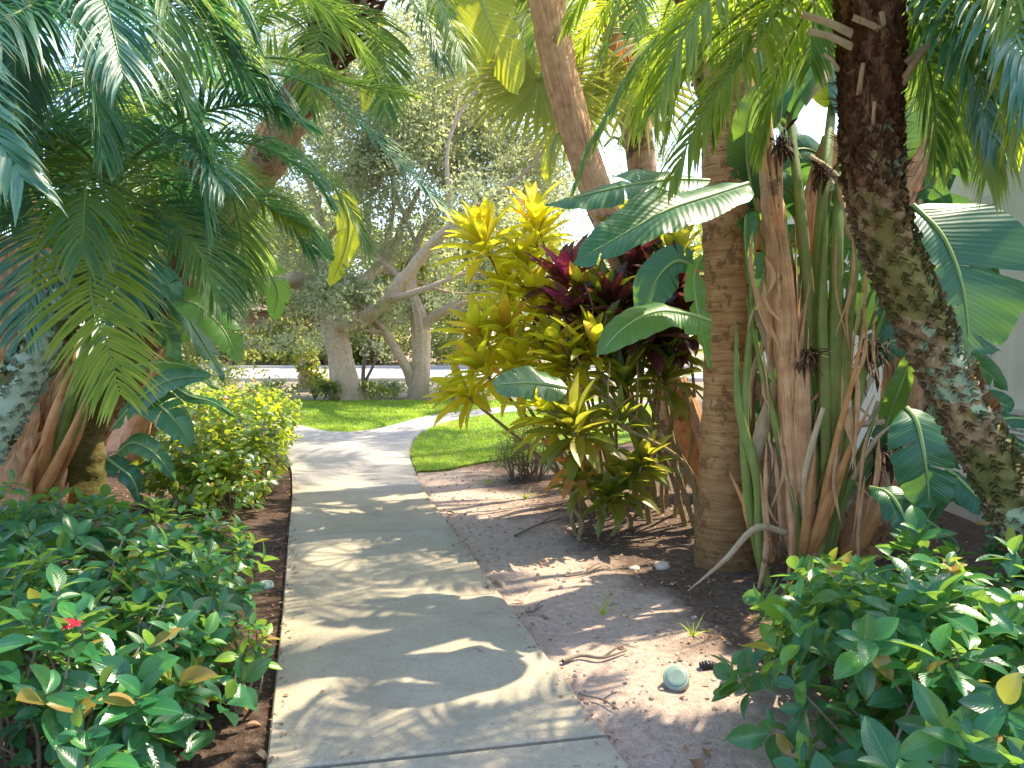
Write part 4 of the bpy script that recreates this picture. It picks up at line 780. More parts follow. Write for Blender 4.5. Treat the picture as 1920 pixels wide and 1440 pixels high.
for hub, nr, dn, r_, rv, mt in (((935, 115), (.2, -1, .5), (-.5, 0, -1), 1.05, .6, 'fan'), ((1010, 150), (-.3, -1, .4), (-.15, 0, -1), 1.0, .5, 'fan'), ((990, 20), (.3, -1, .3), (-.8, 0, -.6), 1.0, .3, 'fan'), ((880, -40), (.1, -1, .7), (-.9, 0, -.5), 1.0, .5, 'fan'),
                                ((1080, 190), (-.5, -.8, .3), (.1, 0, -1), .9, .4, 'fan'), ((1240, 60), (.3, -1, .3), (.6, 0, -1), 1.0, .4, 'fan'), ((1300, -40), (.1, -1, .5), (.9, 0, -.4), 1.0, .5, 'fan'), ((1200, 150), (.2, -1, .1), (.3, 0, -1), .9, .3, 'fan')):
    h_ = P(hub[0], hub[1], dF - .5 + rng.uniform(-.4, .3)); fan(t, h_, nr, dn, r_, rv=rv, mat=mt, pet=[cc, (cc + h_) / 2 + np.array((0, -.1, .3)), h_])
mb = MB(); h_ = P(1150, 60, dF - .3)
fan(t, P(1160, 60, dF - .35), (-.9, -.6, .1), (-.2, 0, -1), .75, n=26, mat='cordred_dry', rv=.2, spread=1.0, droop=1.2)

# ------------------------------------------------------------------ paddle leaf plants (giant bird of paradise)
def paddle(parent, ctrl, W, mat='strel', pet=None, pr=.020, up=(0, 0, 1), **k):
    mb = MB(); bleaf(mb, ctrl, W, up, **k); o = mb.build('leaf', [M[mat], M['midrib']], parent)
    if pet is not None:
        mb = MB(); tube(mb, pet, [pr * 1.7, pr * 1.15, pr, pr * .8], 8, 26, flat=.75); mb.build('petiole', M['petiole'], o)
    return o
def drystalk(parent, ctrl, r, mat='sheath', strips=14, name='stalk', seed=0, flare=.1):
    mb = MB(); p = trunk(mb, ctrl, r, 26, 110, .014, 5, ridge=.014 if name == 'stalk' else .02, ridgen=5, seed=seed); n = len(p); T, N, S = frame(p, (.2, -1, .1))
    for q in range(strips):
        i = int(n * rng.uniform(.02, .8)); j = min(n - 1, i + int(n * rng.uniform(.15, .35))); a = rng.uniform(-2.4, .6) - .3; rr = np.interp(i / n, np.linspace(0, 1, len(r)), r)
        d = math.cos(a) * S[i] - math.sin(a) * N[i] * -1; d = math.cos(a) * S[i] + math.sin(-a) * N[i]
        m_ = (i + j) // 2
        ribbon(mb, [p[i] + d * rr * .95, p[m_] + d * rr * 1.12, p[j] + d * (rr * 1.0 + rng.uniform(0, flare))], rr * rng.uniform(.7, 1.5), d, .9, rng.uniform(), 16, 7, twist=rng.normal(0, .25), taper=(1, 1, .8, .35, .05))
    mb.build(name, M[mat], parent); return p
def flaps(parent, specs, mat='straw', name='dry_strip'):
    for l, w_, tw in specs:
        mb = MB(); ribbon(mb, pp(l), w_, (.2, -1, .2), 1.0, rng.uniform(), 18, 5, twist=tw); mb.build(name, M[mat], parent)
def deadflower(parent, x, y, d, r, k=90, dn=.5):
    mb = MB(); c = P(x, y, d); dd = nrm(rdir(k) + np.array((0, -.2, -dn)))
    leaves(mb, c + rng.normal(0, r * .18, (k, 3)), dd, (0, 0, 1), rng.uniform(.5, 1.2, k) * r, .008, rng.uniform(-.3, 1.4, k), .5, 'blade', 5, 2)
    leaves(mb, c + rng.normal(0, r * .2, (14, 3)), nrm(rdir(14) + np.array((0, -.2, -dn))), (0, 0, 1), r * 1.1, .028, rng.uniform(0, 1.2, 14), .5, 'lance', 6, 3)
    mb.build('dead_flower', M['fibre'], parent)

# main clump on the right
g0 = G(1500, 1066); dA = g0[1]
t = thing('paddle_leaf_clump', (g0[0], g0[1], 0), 'big clump of green stalks and peeling tan stems right beside the queen palm', 'paddle leaf plant')
drystalk(t, [(g0[0] + .02, dA - .2, -.05)] + pp([(1502, 1000, dA - .24), (1494, 850, dA - .3), (1480, 680, dA - .32), (1465, 520, dA - .3), (1448, 380, dA - .25), (1440, 300, dA - .2), (1436, 200, dA - .1)]), [.08, .10, .09, .08, .072, .062, .05, .012], strips=30, seed=2)
drystalk(t, pp([(1420, 470, dA), (1432, 400, dA), (1428, 300, dA), (1424, 250, dA)]), [.05, .06, .05, .03], 'sheathred', 8, seed=5)
drystalk(t, pp([(1470, 560, dA + .1), (1452, 440, dA + .05), (1440, 350, dA), (1432, 260, dA)]), [.07, .075, .06, .04], 'sheathred', 10, seed=6)
drystalk(t, [P(1610, 1040, dA + .2) * (1, 1, 0)] + pp([(1620, 1010, dA + .2), (1660, 920, dA + .2), (1700, 800, dA + .25), (1722, 700, dA + .3), (1735, 620, dA + .35)]), [.13, .13, .09, .06, .05, .04], strips=20, seed=8)
drystalk(t, [P(1640, 1030, dA + .5) * (1, 1, 0)] + pp([(1640, 960, dA + .5), (1670, 780, dA + .55), (1688, 600, dA + .6), (1690, 430, dA + .6), (1730, 280, dA + .6)]), [.08, .075, .07, .065, .06, .05], strips=14, seed=12)
drystalk(t, pp([(1660, 480, dA), (1690, 380, dA), (1730, 300, dA), (1790, 200, dA), (1840, 60, dA)]), [.05, .055, .05, .05, .04], strips=10, seed=14)
drystalk(t, pp([(1590, 300, dA + .8), (1700, 100, dA + .8), (1800, 60, dA + .8), (1850, -60, dA + .8)]), [.06, .06, .06, .05], strips=10, seed=15)
drystalk(t, [P(1550, 1020, dA + .35) * (1, 1, 0)] + pp([(1545, 930, dA + .35), (1535, 740, dA + .35), (1530, 560, dA + .4), (1520, 400, dA + .4), (1560, 250, dA + .45)]), [.09, .085, .08, .07, .065, .05], strips=12, seed=17)
# green sheathing petioles in a fan
def gstem(l, r, name='petiole', mat='petiole', flat=.7):
    q = P(l[0][0] + (1500 - l[0][0]) * .3, 1000, l[0][2]); mb = MB(); tube(mb, [(q[0], q[1], -.05)] + pp(l), [r[0] * .9] + list(r), 10, 40, flat=flat); return mb.build(name, M[mat], t)
a_ = dA - .26
for l, r in (([(1542, 985, a_), (1520, 850, a_), (1498, 640, a_), (1468, 430, a_), (1440, 250, 4.9)], [.06, .07, .045, .033, .025]), ([(1545, 990, a_ + .03), (1535, 860, a_ + .03), (1520, 620, a_ + .03), (1502, 400, a_ + .05), (1478, 200, 5.0)], [.05, .066, .042, .032, .026]),
             ([(1548, 980, a_ - .02), (1555, 850, a_ - .02), (1566, 640, a_), (1570, 440, a_ + .05), (1582, 230, 5.1)], [.05, .066, .045, .034, .024]), ([(1552, 970, a_), (1572, 820, a_), (1586, 640, a_), (1606, 480, a_ + .05), (1640, 330, 5.1)], [.05, .05, .036, .03, .024]),
             ([(1530, 960, a_ + .1), (1525, 760, a_ + .1), (1532, 560, a_ + .15), (1545, 360, a_ + .2), (1560, 200, 5.2)], [.06, .06, .05, .04, .03]),
             ([(1418, 1020, a_ - .05), (1400, 900, a_ - .05), (1396, 760, a_ - .03), (1408, 600, a_), (1412, 440, a_ + .05)], [.032, .034, .026, .02, .005]), ([(1425, 1030, a_ - .1), (1420, 900, a_ - .08), (1385, 760, a_ - .05), (1380, 600, a_)], [.034, .034, .026, .005]), ([(1530, 1000, a_ + .02), (1505, 820, a_), (1470, 620, a_), (1420, 420, a_ + .02)], [.03, .035, .026, .02, .005]), ([(1560, 990, a_), (1590, 840, a_ - .02), (1622, 690, a_), (1668, 560, a_ + .03)], [.03, .035, .026, .005]), ([(1545, 990, a_ - .06), (1548, 800, a_ - .06), (1542, 600, a_ - .05), (1550, 380, a_)], [.03, .04, .03, .005]), ([(1570, 980, a_ + .05), (1610, 860, a_ + .05), (1650, 760, a_ + .05)], [.03, .03, .005]), ([(1500, 1000, a_ - .08), (1470, 860, a_ - .06), (1430, 700, a_ - .04), (1400, 560, a_)], [.026, .03, .022, .005])):
    gstem(l, r)
mb = MB()
for q in range(38):                                    # torn papery margins along the stalks
    x, y = rng.choice([1425, 1440, 1470, 1590, 1610, 1630]) + rng.normal(0, 14), rng.uniform(430, 900); l = rng.uniform(60, 260); dd = rng.uniform(4.42, 4.62); sx = (1540 - x) * l / 1100
    ribbon(mb, pp([(x, y, dd), (x + sx * .5 + rng.normal(0, 6), y + l * .5, dd - .01), (x + sx + rng.normal(0, 22), y + l, dd - rng.uniform(0, .05))]), rng.uniform(.012, .06), (.2, -1, .2), 1., rng.uniform(), 12, 5, twist=rng.normal(0, .8), taper=(.1, .9, 1, .6, .1))
tag(mb.build('dry_margin', M['sheath'], t), kind='stuff')
# red brown split sheath blades at the foot
mb = MB()
for l, w_, tw in (([(1395, 900, 4.6), (1402, 960, 4.58), (1432, 1030, 4.6), (1450, 1050, 4.65)], .09, .2), ([(1440, 880, 4.6), (1436, 960, 4.57), (1446, 1020, 4.6), (1450, 1050, 4.65)], .08, -.2), ([(1368, 885, 4.62), (1400, 950, 4.6), (1425, 1010, 4.6), (1448, 1055, 4.62)], .07, .3), ([(1500, 900, 4.6), (1492, 970, 4.55), (1496, 1040, 4.58), (1500, 1072, 4.62)], .11, .1),
                  ([(1600, 820, 4.5), (1572, 900, 4.48), (1540, 990, 4.5), (1510, 1060, 4.6)], .10, -.2), ([(1625, 580, 4.45), (1606, 690, 4.42), (1575, 810, 4.45), (1550, 920, 4.5), (1530, 1000, 4.55)], .06, .2), ([(1640, 740, 4.5), (1590, 860, 4.48), (1560, 960, 4.5), (1530, 1030, 4.55)], .06, -.3), ([(1560, 930, 4.5), (1545, 990, 4.5), (1520, 1050, 4.6)], .12, .1), ([(1528, 850, 4.48), (1520, 930, 4.46), (1512, 1010, 4.5), (1505, 1060, 4.6)], .08, .1),
                  ([(1680, 900, 4.8), (1650, 960, 4.75), (1620, 1020, 4.75), (1590, 1045, 4.8)], .14, .1)):
    ribbon(mb, pp(l), w_, (.1, -1, .1), 1.2, rng.uniform(), 20, 9, twist=tw, taper=(.15, .55, .9, 1, .8))
mb.build('split_sheath', M['sheathred'], t)
flaps(t, [([(1480, 1000, 4.5), (1420, 990, 4.4), (1360, 1050, 4.3), (1290, 1108, 4.25)], .05, .5), ([(1545, 765, 4.4), (1525, 830, 4.38), (1508, 900, 4.4), (1508, 980, 4.45)], .045, .6), ([(1458, 720, 4.7), (1440, 780, 4.65), (1420, 840, 4.65), (1398, 945, 4.7)], .11, .7), ([(1450, 500, 4.7), (1418, 560, 4.65), (1402, 620, 4.6)], .04, .8), ([(1420, 580, 4.7), (1440, 640, 4.65), (1450, 720, 4.65)], .07, .5),
          ([(1660, 790, 4.8), (1600, 800, 4.7), (1570, 830, 4.65)], .05, .4), ([(1640, 700, 4.9), (1610, 760, 4.8), (1580, 830, 4.7)], .05, .7), ([(1455, 600, 4.8), (1412, 700, 4.75), (1408, 790, 4.75)], .05, .3), ([(1520, 290, 4.8), (1560, 320, 4.7), (1600, 380, 4.7), (1625, 470, 4.7)], .06, .8), ([(1620, 470, 4.8), (1595, 420, 4.75), (1570, 330, 4.75)], .1, .5), ([(1600, 900, 4.6), (1640, 830, 4.6), (1680, 790, 4.65)], .05, .2), ([(1560, 130, 4.9), (1530, 160, 4.8), (1510, 200, 4.8)], .1, .4)])
# hanging straw around the clump centre
mb = MB()
for q in range(120):
    x, y = rng.uniform(1385, 1730), rng.uniform(360, 980); l = rng.uniform(40, 170); dd = rng.uniform(4.85, 5.5); lx = rng.normal(0, 45)
    ribbon(mb, pp([(x, y, dd), (x + lx * .3, y + l * .5, dd - .02), (x + lx, y + l, dd + rng.normal(0, .05))]), rng.uniform(.012, .05), (.2, -1, .2), 1., rng.uniform(), 10, 4, twist=rng.normal(0, 1))
tag(mb.build('dry_straw', M['straw'], t), kind='stuff')
for x, y, d_, r_ in ((1508, 665, 4.5, .14), (1640, 650, 4.7, .2), (1655, 850, 4.6, .17), (1465, 265, 4.6, .12), (1540, 320, 4.7, .12), (1600, 700, 4.8, .15)): deadflower(t, x, y, d_, r_)
# leaves of the main clump
u0 = (0, -.35, 1)
paddle(t, pp([(1402, 345, 4.35), (1340, 365, 4.15), (1250, 395, 3.95), (1160, 445, 3.8), (1075, 492, 3.75)]), .20, 'strel', pp([(1550, 880, 4.6), (1490, 700, 4.55), (1440, 540, 4.5), (1400, 420, 4.42), (1385, 350, 4.36)]), .024, (0, -.7, 1), fold=.12, droop=.25, tears=1, r=.35, grav=.15)
paddle(t, pp([(1330, 340, 4.4), (1260, 338, 4.3), (1170, 350, 4.2), (1090, 368, 4.15), (1022, 388, 4.1)]), .17, 'strel', pp([(1530, 860, 4.7), (1450, 640, 4.65), (1390, 450, 4.6), (1350, 360, 4.5), (1325, 338, 4.4)]), .022, (0, -.6, 1), fold=.15, droop=.4, tears=1, r=.3)
paddle(t, pp([(1330, 602, 4.3), (1290, 590, 4.2), (1230, 585, 4.1), (1170, 615, 4.0), (1120, 668, 3.95)]), .145, 'strelgreen', pp([(1425, 1010, 4.5), (1395, 850, 4.5), (1360, 700, 4.45), (1340, 625, 4.35), (1326, 600, 4.3)]), .02, (0, -.8, 1), fold=.1, droop=.5, tears=1, r=.45)
paddle(t, pp([(1300, 500, 4.9), (1270, 490, 4.9), (1235, 520, 4.9), (1205, 590, 4.9)]), .16, 'strel', pp([(1420, 900, 4.9), (1380, 700, 4.9), (1330, 540, 4.9), (1300, 500, 4.9)]), .018, (.2, -1, .6), fold=.1, droop=.3, tears=2, r=.4)
paddle(t, pp([(1315, 480, 4.7), (1300, 520, 4.65), (1310, 600, 4.6), (1330, 690, 4.6)]), .09, 'strelgreen', None, up=(.8, -1, .2), fold=.3, droop=.2, tears=2, r=.7)
paddle(t, pp([(1425, 420, 4.9), (1405, 330, 4.85), (1400, 250, 4.8), (1420, 160, 4.8)]), .13, 'strelgreen', None, up=(-.4, -1, .1), fold=.5, droop=.2, tears=1, r=.3)
paddle(t, pp([(1412, 440, 4.8), (1400, 400, 4.75), (1398, 460, 4.7), (1405, 540, 4.7)]), .09, 'strelgreen', None, up=(-.4, -1, .1), fold=.4, droop=.2, tears=0, r=.6)
paddle(t, pp([(1475, 240, 5.0), (1500, 180, 4.9), (1545, 120, 4.9), (1600, 80, 4.9)]), .14, 'strel', None, up=(-.6, -.6, .5), fold=.5, droop=.2, tears=1, r=.4)
for l, W_, m_, u_, tr_ in (([(1440, 250, 4.9), (1430, 130, 5.1), (1400, -20, 5.4), (1340, -160, 5.6)], .24, 'strel', (-.5, -1, .2), 3), ([(1478, 200, 5.0), (1490, 60, 5.3), (1480, -100, 5.6), (1440, -260, 5.9)], .25, 'strelgreen', (.2, -1, .2), 4), ([(1582, 230, 5.1), (1600, 60, 5.4), (1590, -100, 5.7), (1540, -240, 5.9)], .25, 'strel', (.3, -1, .3), 3),
                         ([(1640, 330, 5.1), (1720, 180, 5.2), (1800, 60, 5.3), (1880, 0, 5.3)], .22, 'strelgreen', (-.3, -1, .5), 3), ([(1560, 200, 5.2), (1540, 20, 5.5), (1470, -130, 5.8), (1370, -200, 6)], .24, 'strelyellow', (-.4, -.8, .4), 5), ([(1500, 300, 5.3), (1440, 180, 5.4), (1350, 100, 5.5), (1250, 90, 5.6)], .22, 'strelgreen', (.3, -.4, 1), 4),
                         ([(1545, 360, 5.3), (1660, 280, 5.5), (1800, 250, 5.7), (1920, 290, 5.8)], .22, 'strel', (0, -.4, 1), 4)):
    paddle(t, pp(l), W_, m_, None, up=u_, fold=.35, droop=.4, tears=tr_, r=rng.uniform(.3, .6))
# dark background leaves filling the clump
for q in range(34):
    x, y = rng.uniform(1380, 1760), rng.uniform(250, 880); dd = rng.uniform(5.3, 6.2); sx = rng.choice([-1, 1])
    paddle(t, pp([(x, y, dd), (x + 30 * sx, y - 90, dd), (x + 80 * sx, y - 110, dd - .1), (x + 150 * sx, y - 60, dd - .2)]), .12, 'strel', [P(1540 + rng.uniform(-60, 60), 1010, 5.4), P((x + 1540) / 2, (y + 1000) / 2, dd), P(x, y, dd)], .014, (0, -.6, 1), fold=.2, droop=.5, tears=2, r=rng.uniform(.1, .6))

# folded glossy leaf hanging over the walk bend
g1 = G(1330, 985); t = thing('paddle_leaf_plant', (g1[0], g1[1], 0), 'single long arching stalk carrying a folded glossy leaf towards the lawn', 'paddle leaf plant')
paddle(t, pp([(1062, 728, 4.75), (1030, 722, 4.7), (985, 718, 4.65), (925, 722, 4.6)]), .17, 'strelgloss', pp([(1380, 960, 5.6), (1300, 880, 5.3), (1220, 800, 5.0), (1140, 745, 4.85), (1062, 728, 4.75)]), .016, (.34, -.66, .72), fold=.0, droop=.35, tears=1, ripple=.014, r=.35, grav=.2, asym=(.8, 1))
drystalk(t, [(g1[0], g1[1], -.05)] + pp([(1340, 900, 5.9), (1310, 800, 6.1), (1280, 720, 6.3)]), [.07, .06, .05, .03], strips=8, seed=21)

# plant with the large clean leaves before the wall
g1 = np.array((2.75, 5.2, 0)); t = thing('paddle_leaf_plant', g1, 'low plant with broad dark green leaves in front of the white wall', 'paddle leaf plant')
B0 = lambda: P(1690 + rng.uniform(-25, 25), 1000, 5.1)
paddle(t, pp([(1712, 385, 4.25), (1765, 440, 4.1), (1800, 520, 4.0), (1812, 590, 3.98), (1818, 660, 3.98)]), .34, 'strel', [B0(), P(1690, 800, 4.8), P(1700, 560, 4.5), P(1705, 440, 4.35), P(1725, 395, 4.25)], .022, (.15, -1, .3), fold=.05, droop=.12, tears=2, r=.35, gapk=.05, grav=.05, asym=(1.25, .5))
paddle(t, pp([(1700, 765, 4.2), (1718, 790, 4.12), (1732, 850, 4.05), (1740, 910, 4.05), (1742, 952, 4.05)]), .19, 'strel', [B0(), P(1695, 900, 4.7), P(1690, 800, 4.4), P(1700, 765, 4.2)], .018, (.05, -1, .3), fold=.05, droop=.12, tears=2, r=.3, gapk=.05, grav=.1)
paddle(t, pp([(1632, 915, 4.3), (1665, 925, 4.2), (1695, 970, 4.12), (1710, 1032, 4.1)]), .11, 'strel', [B0(), P(1660, 960, 4.6), P(1632, 915, 4.3)], .014, (.3, -1, .6), fold=.1, droop=.4, tears=1, r=.3)
paddle(t, pp([(1775, 880, 4.5), (1800, 900, 4.4), (1840, 940, 4.3), (1885, 980, 4.25)]), .11, 'strel', [B0(), P(1740, 930, 4.8), P(1775, 880, 4.5)], .014, (0, -.7, 1), fold=.15, droop=.9, tears=1, r=.3)
paddle(t, pp([(1725, 970, 4.6), (1750, 985, 4.5), (1785, 1010, 4.45), (1805, 1040, 4.4)]), .10, 'strel', [B0(), P(1710, 980, 4.8), P(1725, 970, 4.6)], .012, (.2, -.6, 1), fold=.1, droop=.5, tears=2, r=.4)
paddle(t, pp([(1815, 775, 4.6), (1835, 760, 4.55), (1865, 755, 4.5), (1898, 765, 4.45)]), .085, 'strel', [B0(), P(1760, 880, 4.9), P(1800, 800, 4.7), P(1815, 775, 4.6)], .012, (-.2, -.8, .6), fold=.1, droop=.2, tears=0, r=.35)
paddle(t, pp([(1840, 810, 4.5), (1870, 790, 4.45), (1910, 785, 4.4), (1960, 800, 4.35)]), .075, 'strel', [B0(), P(1780, 900, 4.8), P(1840, 810, 4.5)], .012, (0, -.5, 1), fold=.15, droop=.4, tears=1, r=.3)
paddle(t, pp([(1840, 820, 4.5), (1875, 820, 4.45), (1915, 835, 4.4), (1950, 860, 4.35)]), .06, 'strel', None, up=(0, -.5, 1), fold=.15, droop=.4, tears=1, r=.3)
paddle(t, pp([(1720, 660, 5.0), (1690, 640, 5.0), (1650, 650, 5.0), (1620, 690, 4.95)]), .13, 'strel', [B0(), P(1700, 800, 5.0), P(1720, 660, 5.0)], .014, (0, -.8, .7), fold=.1, droop=.4, tears=2, r=.35)
paddle(t, pp([(1700, 640, 5.1), (1680, 600, 5.1), (1665, 560, 5.1), (1670, 520, 5.1)]), .11, 'strel', None, up=(-.2, -1, .2), fold=.3, droop=.2, tears=1, r=.5)
paddle(t, pp([(1660, 800, 4.9), (1690, 720, 4.8), (1712, 660, 4.8)]), .09, 'strelgreen', None, up=(-.6, -1, .2), fold=.7, droop=.2, tears=0, r=.2)
for q in range(9):
    x, y = rng.uniform(1600, 1720), rng.uniform(860, 1020); paddle(t, pp([(x, y, 5.2), (x + 25, y - 60, 5.2), (x + 60, y - 90, 5.1), (x + 110, y - 60, 5.0)]), .06, 'strel', None, up=(0, -.6, 1), fold=.2, droop=.4, tears=1, r=.2)

# tall bare stalk behind, its top leaves above the picture
g1 = G(1338, 938); t = thing('paddle_leaf_tree', (g1[0], g1[1], 0), 'tall pinkish peeling stalk leaning left behind the cordylines with torn yellow green leaves on top', 'paddle leaf plant'); dT = g1[1]
drystalk(t, [(g1[0], g1[1], -.05)] + pp([(1312, 860, dT), (1245, 680, dT), (1165, 480, dT), (1098, 310, dT), (1055, 160, dT), (1022, 0, dT), (1000, -90, dT)]), [.14, .13, .125, .13, .135, .15, .16], strips=44, seed=31, flare=.05, name='trunk')
top = P(1000, -90, dT)
paddle(t, pp([(960, -120, dT - .3), (900, -60, dT - .5), (910, 20, dT - .6), (950, 110, dT - .6), (972, 172, dT - .6)]), .26, 'strelyellow', [top, P(975, -140, dT - .2), P(960, -120, dT - .3)], .03, (-.3, -1, .5), fold=.1, droop=.5, tears=4, r=.3, gapk=.07)
paddle(t, pp([(905, -110, dT - .3), (850, -50, dT - .3), (835, 20, dT - .4), (860, 80, dT - .4)]), .2, 'strelyellow', [top, P(950, -140, dT - .2), P(905, -110, dT - .3)], .025, (.3, -1, .5), fold=.2, droop=.6, tears=4, r=.4)
paddle(t, pp([(1050, 250, dT + .1), (1040, 262, dT), (1032, 300, dT), (1030, 346, dT)]), .11, 'strelyellow', None, up=(-.8, -1, .2), fold=.3, droop=.3, tears=3, r=.4)
for q in range(7):
    az = q * 2.4 + .5; a = top + np.array((0, 0, .1)); l = arc(a, az, R(70), 2.4, 1.6); paddle(t, [l[3], l[4], l[5], l[6]], .27, ('strelgreen', 'strelyellow')[q % 2], l[:4], .03, (0, 0, 1), fold=.2, droop=.7, tears=5, r=rng.uniform(.2, .7))

# left clump: stalks, split sheaths, leaves
g1 = G(60, 925); t = thing('paddle_leaf_clump', (g1[0], 6.6, 0), 'clump of brown peeling stalks with orange split sheaths at the left edge', 'paddle leaf plant')
for l, r_, s_ in (([(30, 980, 6.5), (35, 860, 6.5), (60, 720, 6.5), (70, 600, 6.5), (60, 480, 6.5), (40, 300, 6.5)], [.14, .15, .15, .14, .12, .1], 41), ([(70, 950, 6.8), (85, 820, 6.8), (110, 700, 6.8), (115, 580, 6.8), (110, 400, 6.8)], [.14, .14, .13, .11, .1], 43), ([(-30, 950, 6.4), (-10, 760, 6.4), (8, 600, 6.4), (10, 440, 6.4)], [.14, .13, .11, .1], 45), ([(20, 940, 6.2), (25, 860, 6.2), (38, 800, 6.25), (50, 720, 6.3)], [.17, .16, .12, .06], 47), ([(95, 930, 6.6), (92, 830, 6.6), (100, 740, 6.6), (105, 640, 6.6)], [.12, .13, .12, .08], 49)):
    l = pp(l); l[0][2] = -.05; drystalk(t, l, r_, 'sheath', 18, seed=s_)
mb = MB()
for l, w_, tw in (([(60, 935, 6.3), (72, 880, 6.2), (90, 800, 6.1), (120, 720, 6.1), (138, 690, 6.1)], .17, .1), ([(60, 935, 6.25), (90, 890, 6.15), (128, 815, 6.05), (160, 745, 6.0)], .15, -.1), ([(30, 940, 6.2), (45, 900, 6.1), (68, 850, 6.05), (82, 830, 6.0)], .13, .1), ([(75, 940, 6.3), (110, 880, 6.2), (150, 810, 6.1), (165, 760, 6.1)], .12, -.2), ([(50, 935, 6.3), (62, 880, 6.2), (78, 820, 6.2)], .12, .1)):
    ribbon(mb, pp(l), w_, (.1, -1, .2), 1.3, rng.uniform(), 20, 9, twist=tw, taper=(.9, 1, .8, .5, .1))
mb.build('split_sheath', M['sheathred'], t)
for l, r_ in (([(70, 930, 6.35), (100, 840, 6.25), (135, 740, 6.2), (160, 650, 6.2), (172, 560, 6.2)], [.07, .075, .05, .035, .03]), ([(80, 935, 6.4), (125, 840, 6.3), (165, 740, 6.25), (185, 640, 6.3)], [.06, .07, .05, .03]), ([(0, 700, 5.9), (60, 610, 5.9), (140, 540, 5.9), (230, 490, 5.9)], [.03, .03, .028, .02])):
    mb = MB(); tube(mb, pp(l), r_, 10, 30, flat=.7); mb.build('petiole', M['petiole'], t)
for l, W_, m_, u_, tr_, r_ in (([(330, 560, 6.0), (375, 575, 5.9), (420, 620, 5.8), (446, 678, 5.75)], .15, 'strelgreen', (.5, -.8, .5), 2, .6), ([(318, 560, 6.1), (350, 595, 6.0), (385, 650, 5.95), (420, 712, 5.9)], .13, 'strel', (.9, -.3, .6), 1, .3), ([(215, 800, 6.2), (260, 750, 6.0), (320, 712, 5.9), (395, 705, 5.8)], .14, 'strel', (0, -.9, .8), 1, .35),
                               ([(240, 745, 6.1), (290, 755, 5.95), (330, 790, 5.85), (360, 835, 5.8)], .15, 'strel', (.2, -1, .6), 3, .4), ([(180, 640, 6.2), (240, 560, 6.1), (300, 530, 6.0), (340, 560, 5.9)], .19, 'strel', (.1, -.8, 1), 2, .2), ([(330, 640, 6.3), (352, 600, 6.3), (352, 560, 6.3), (335, 540, 6.3)], .14, 'strelgreen', (.3, -1, .1), 4, .6), ([(290, 640, 6.4), (300, 620, 6.3), (320, 640, 6.3), (330, 690, 6.3)], .12, 'strel', (.2, -1, .4), 3, .3),
                               ([(220, 850, 6.4), (250, 830, 6.3), (290, 850, 6.2), (330, 900, 6.2)], .10, 'strel', (0, -1, .8), 2, .3), ([(200, 860, 6.5), (215, 870, 6.4), (250, 900, 6.3), (262, 945, 6.3)], .10, 'strel', (.2, -1, .6), 2, .2), ([(230, 690, 6.2), (300, 680, 6.1), (360, 690, 6.1), (410, 730, 6.1)], .11, 'strelgreen', (0, -.6, 1), 2, .5), ([(320, 690, 6.5), (345, 680, 6.4), (372, 690, 6.4)], .06, 'strelyellow', (0, -.8, .8), 1, .3), ([(300, 700, 6.6), (350, 740, 6.5), (400, 755, 6.4), (440, 780, 6.3)], .06, 'strel', (0, -.6, 1), 0, .3),
                               ([(250, 880, 6.7), (300, 850, 6.6), (330, 820, 6.6), (360, 830, 6.6)], .08, 'strel', (0, -.6, 1), 1, .3), ([(170, 560, 6.2), (230, 470, 6.3), (300, 430, 6.4), (380, 440, 6.4)], .2, 'strel', (0, -.7, 1), 3, .25), ([(40, 300, 6.5), (20, 180, 6.6), (40, 60, 6.7), (120, -20, 6.8)], .24, 'strel', (.3, -1, .3), 3, .2), ([(110, 400, 6.8), (150, 280, 6.9), (230, 200, 7), (330, 190, 7)], .24, 'strel', (.3, -1, .5), 3, .2)):
    p0 = P(l[0][0], l[0][1], l[0][2]); paddle(t, pp(l), W_, m_, [P(110 + rng.uniform(-30, 30), 920, 6.8), (P(110, 900, 6.8) + p0) / 2 + np.array((.05, 0, .3)), p0], .018, u_, fold=.15, droop=.45, tears=tr_, r=r_)
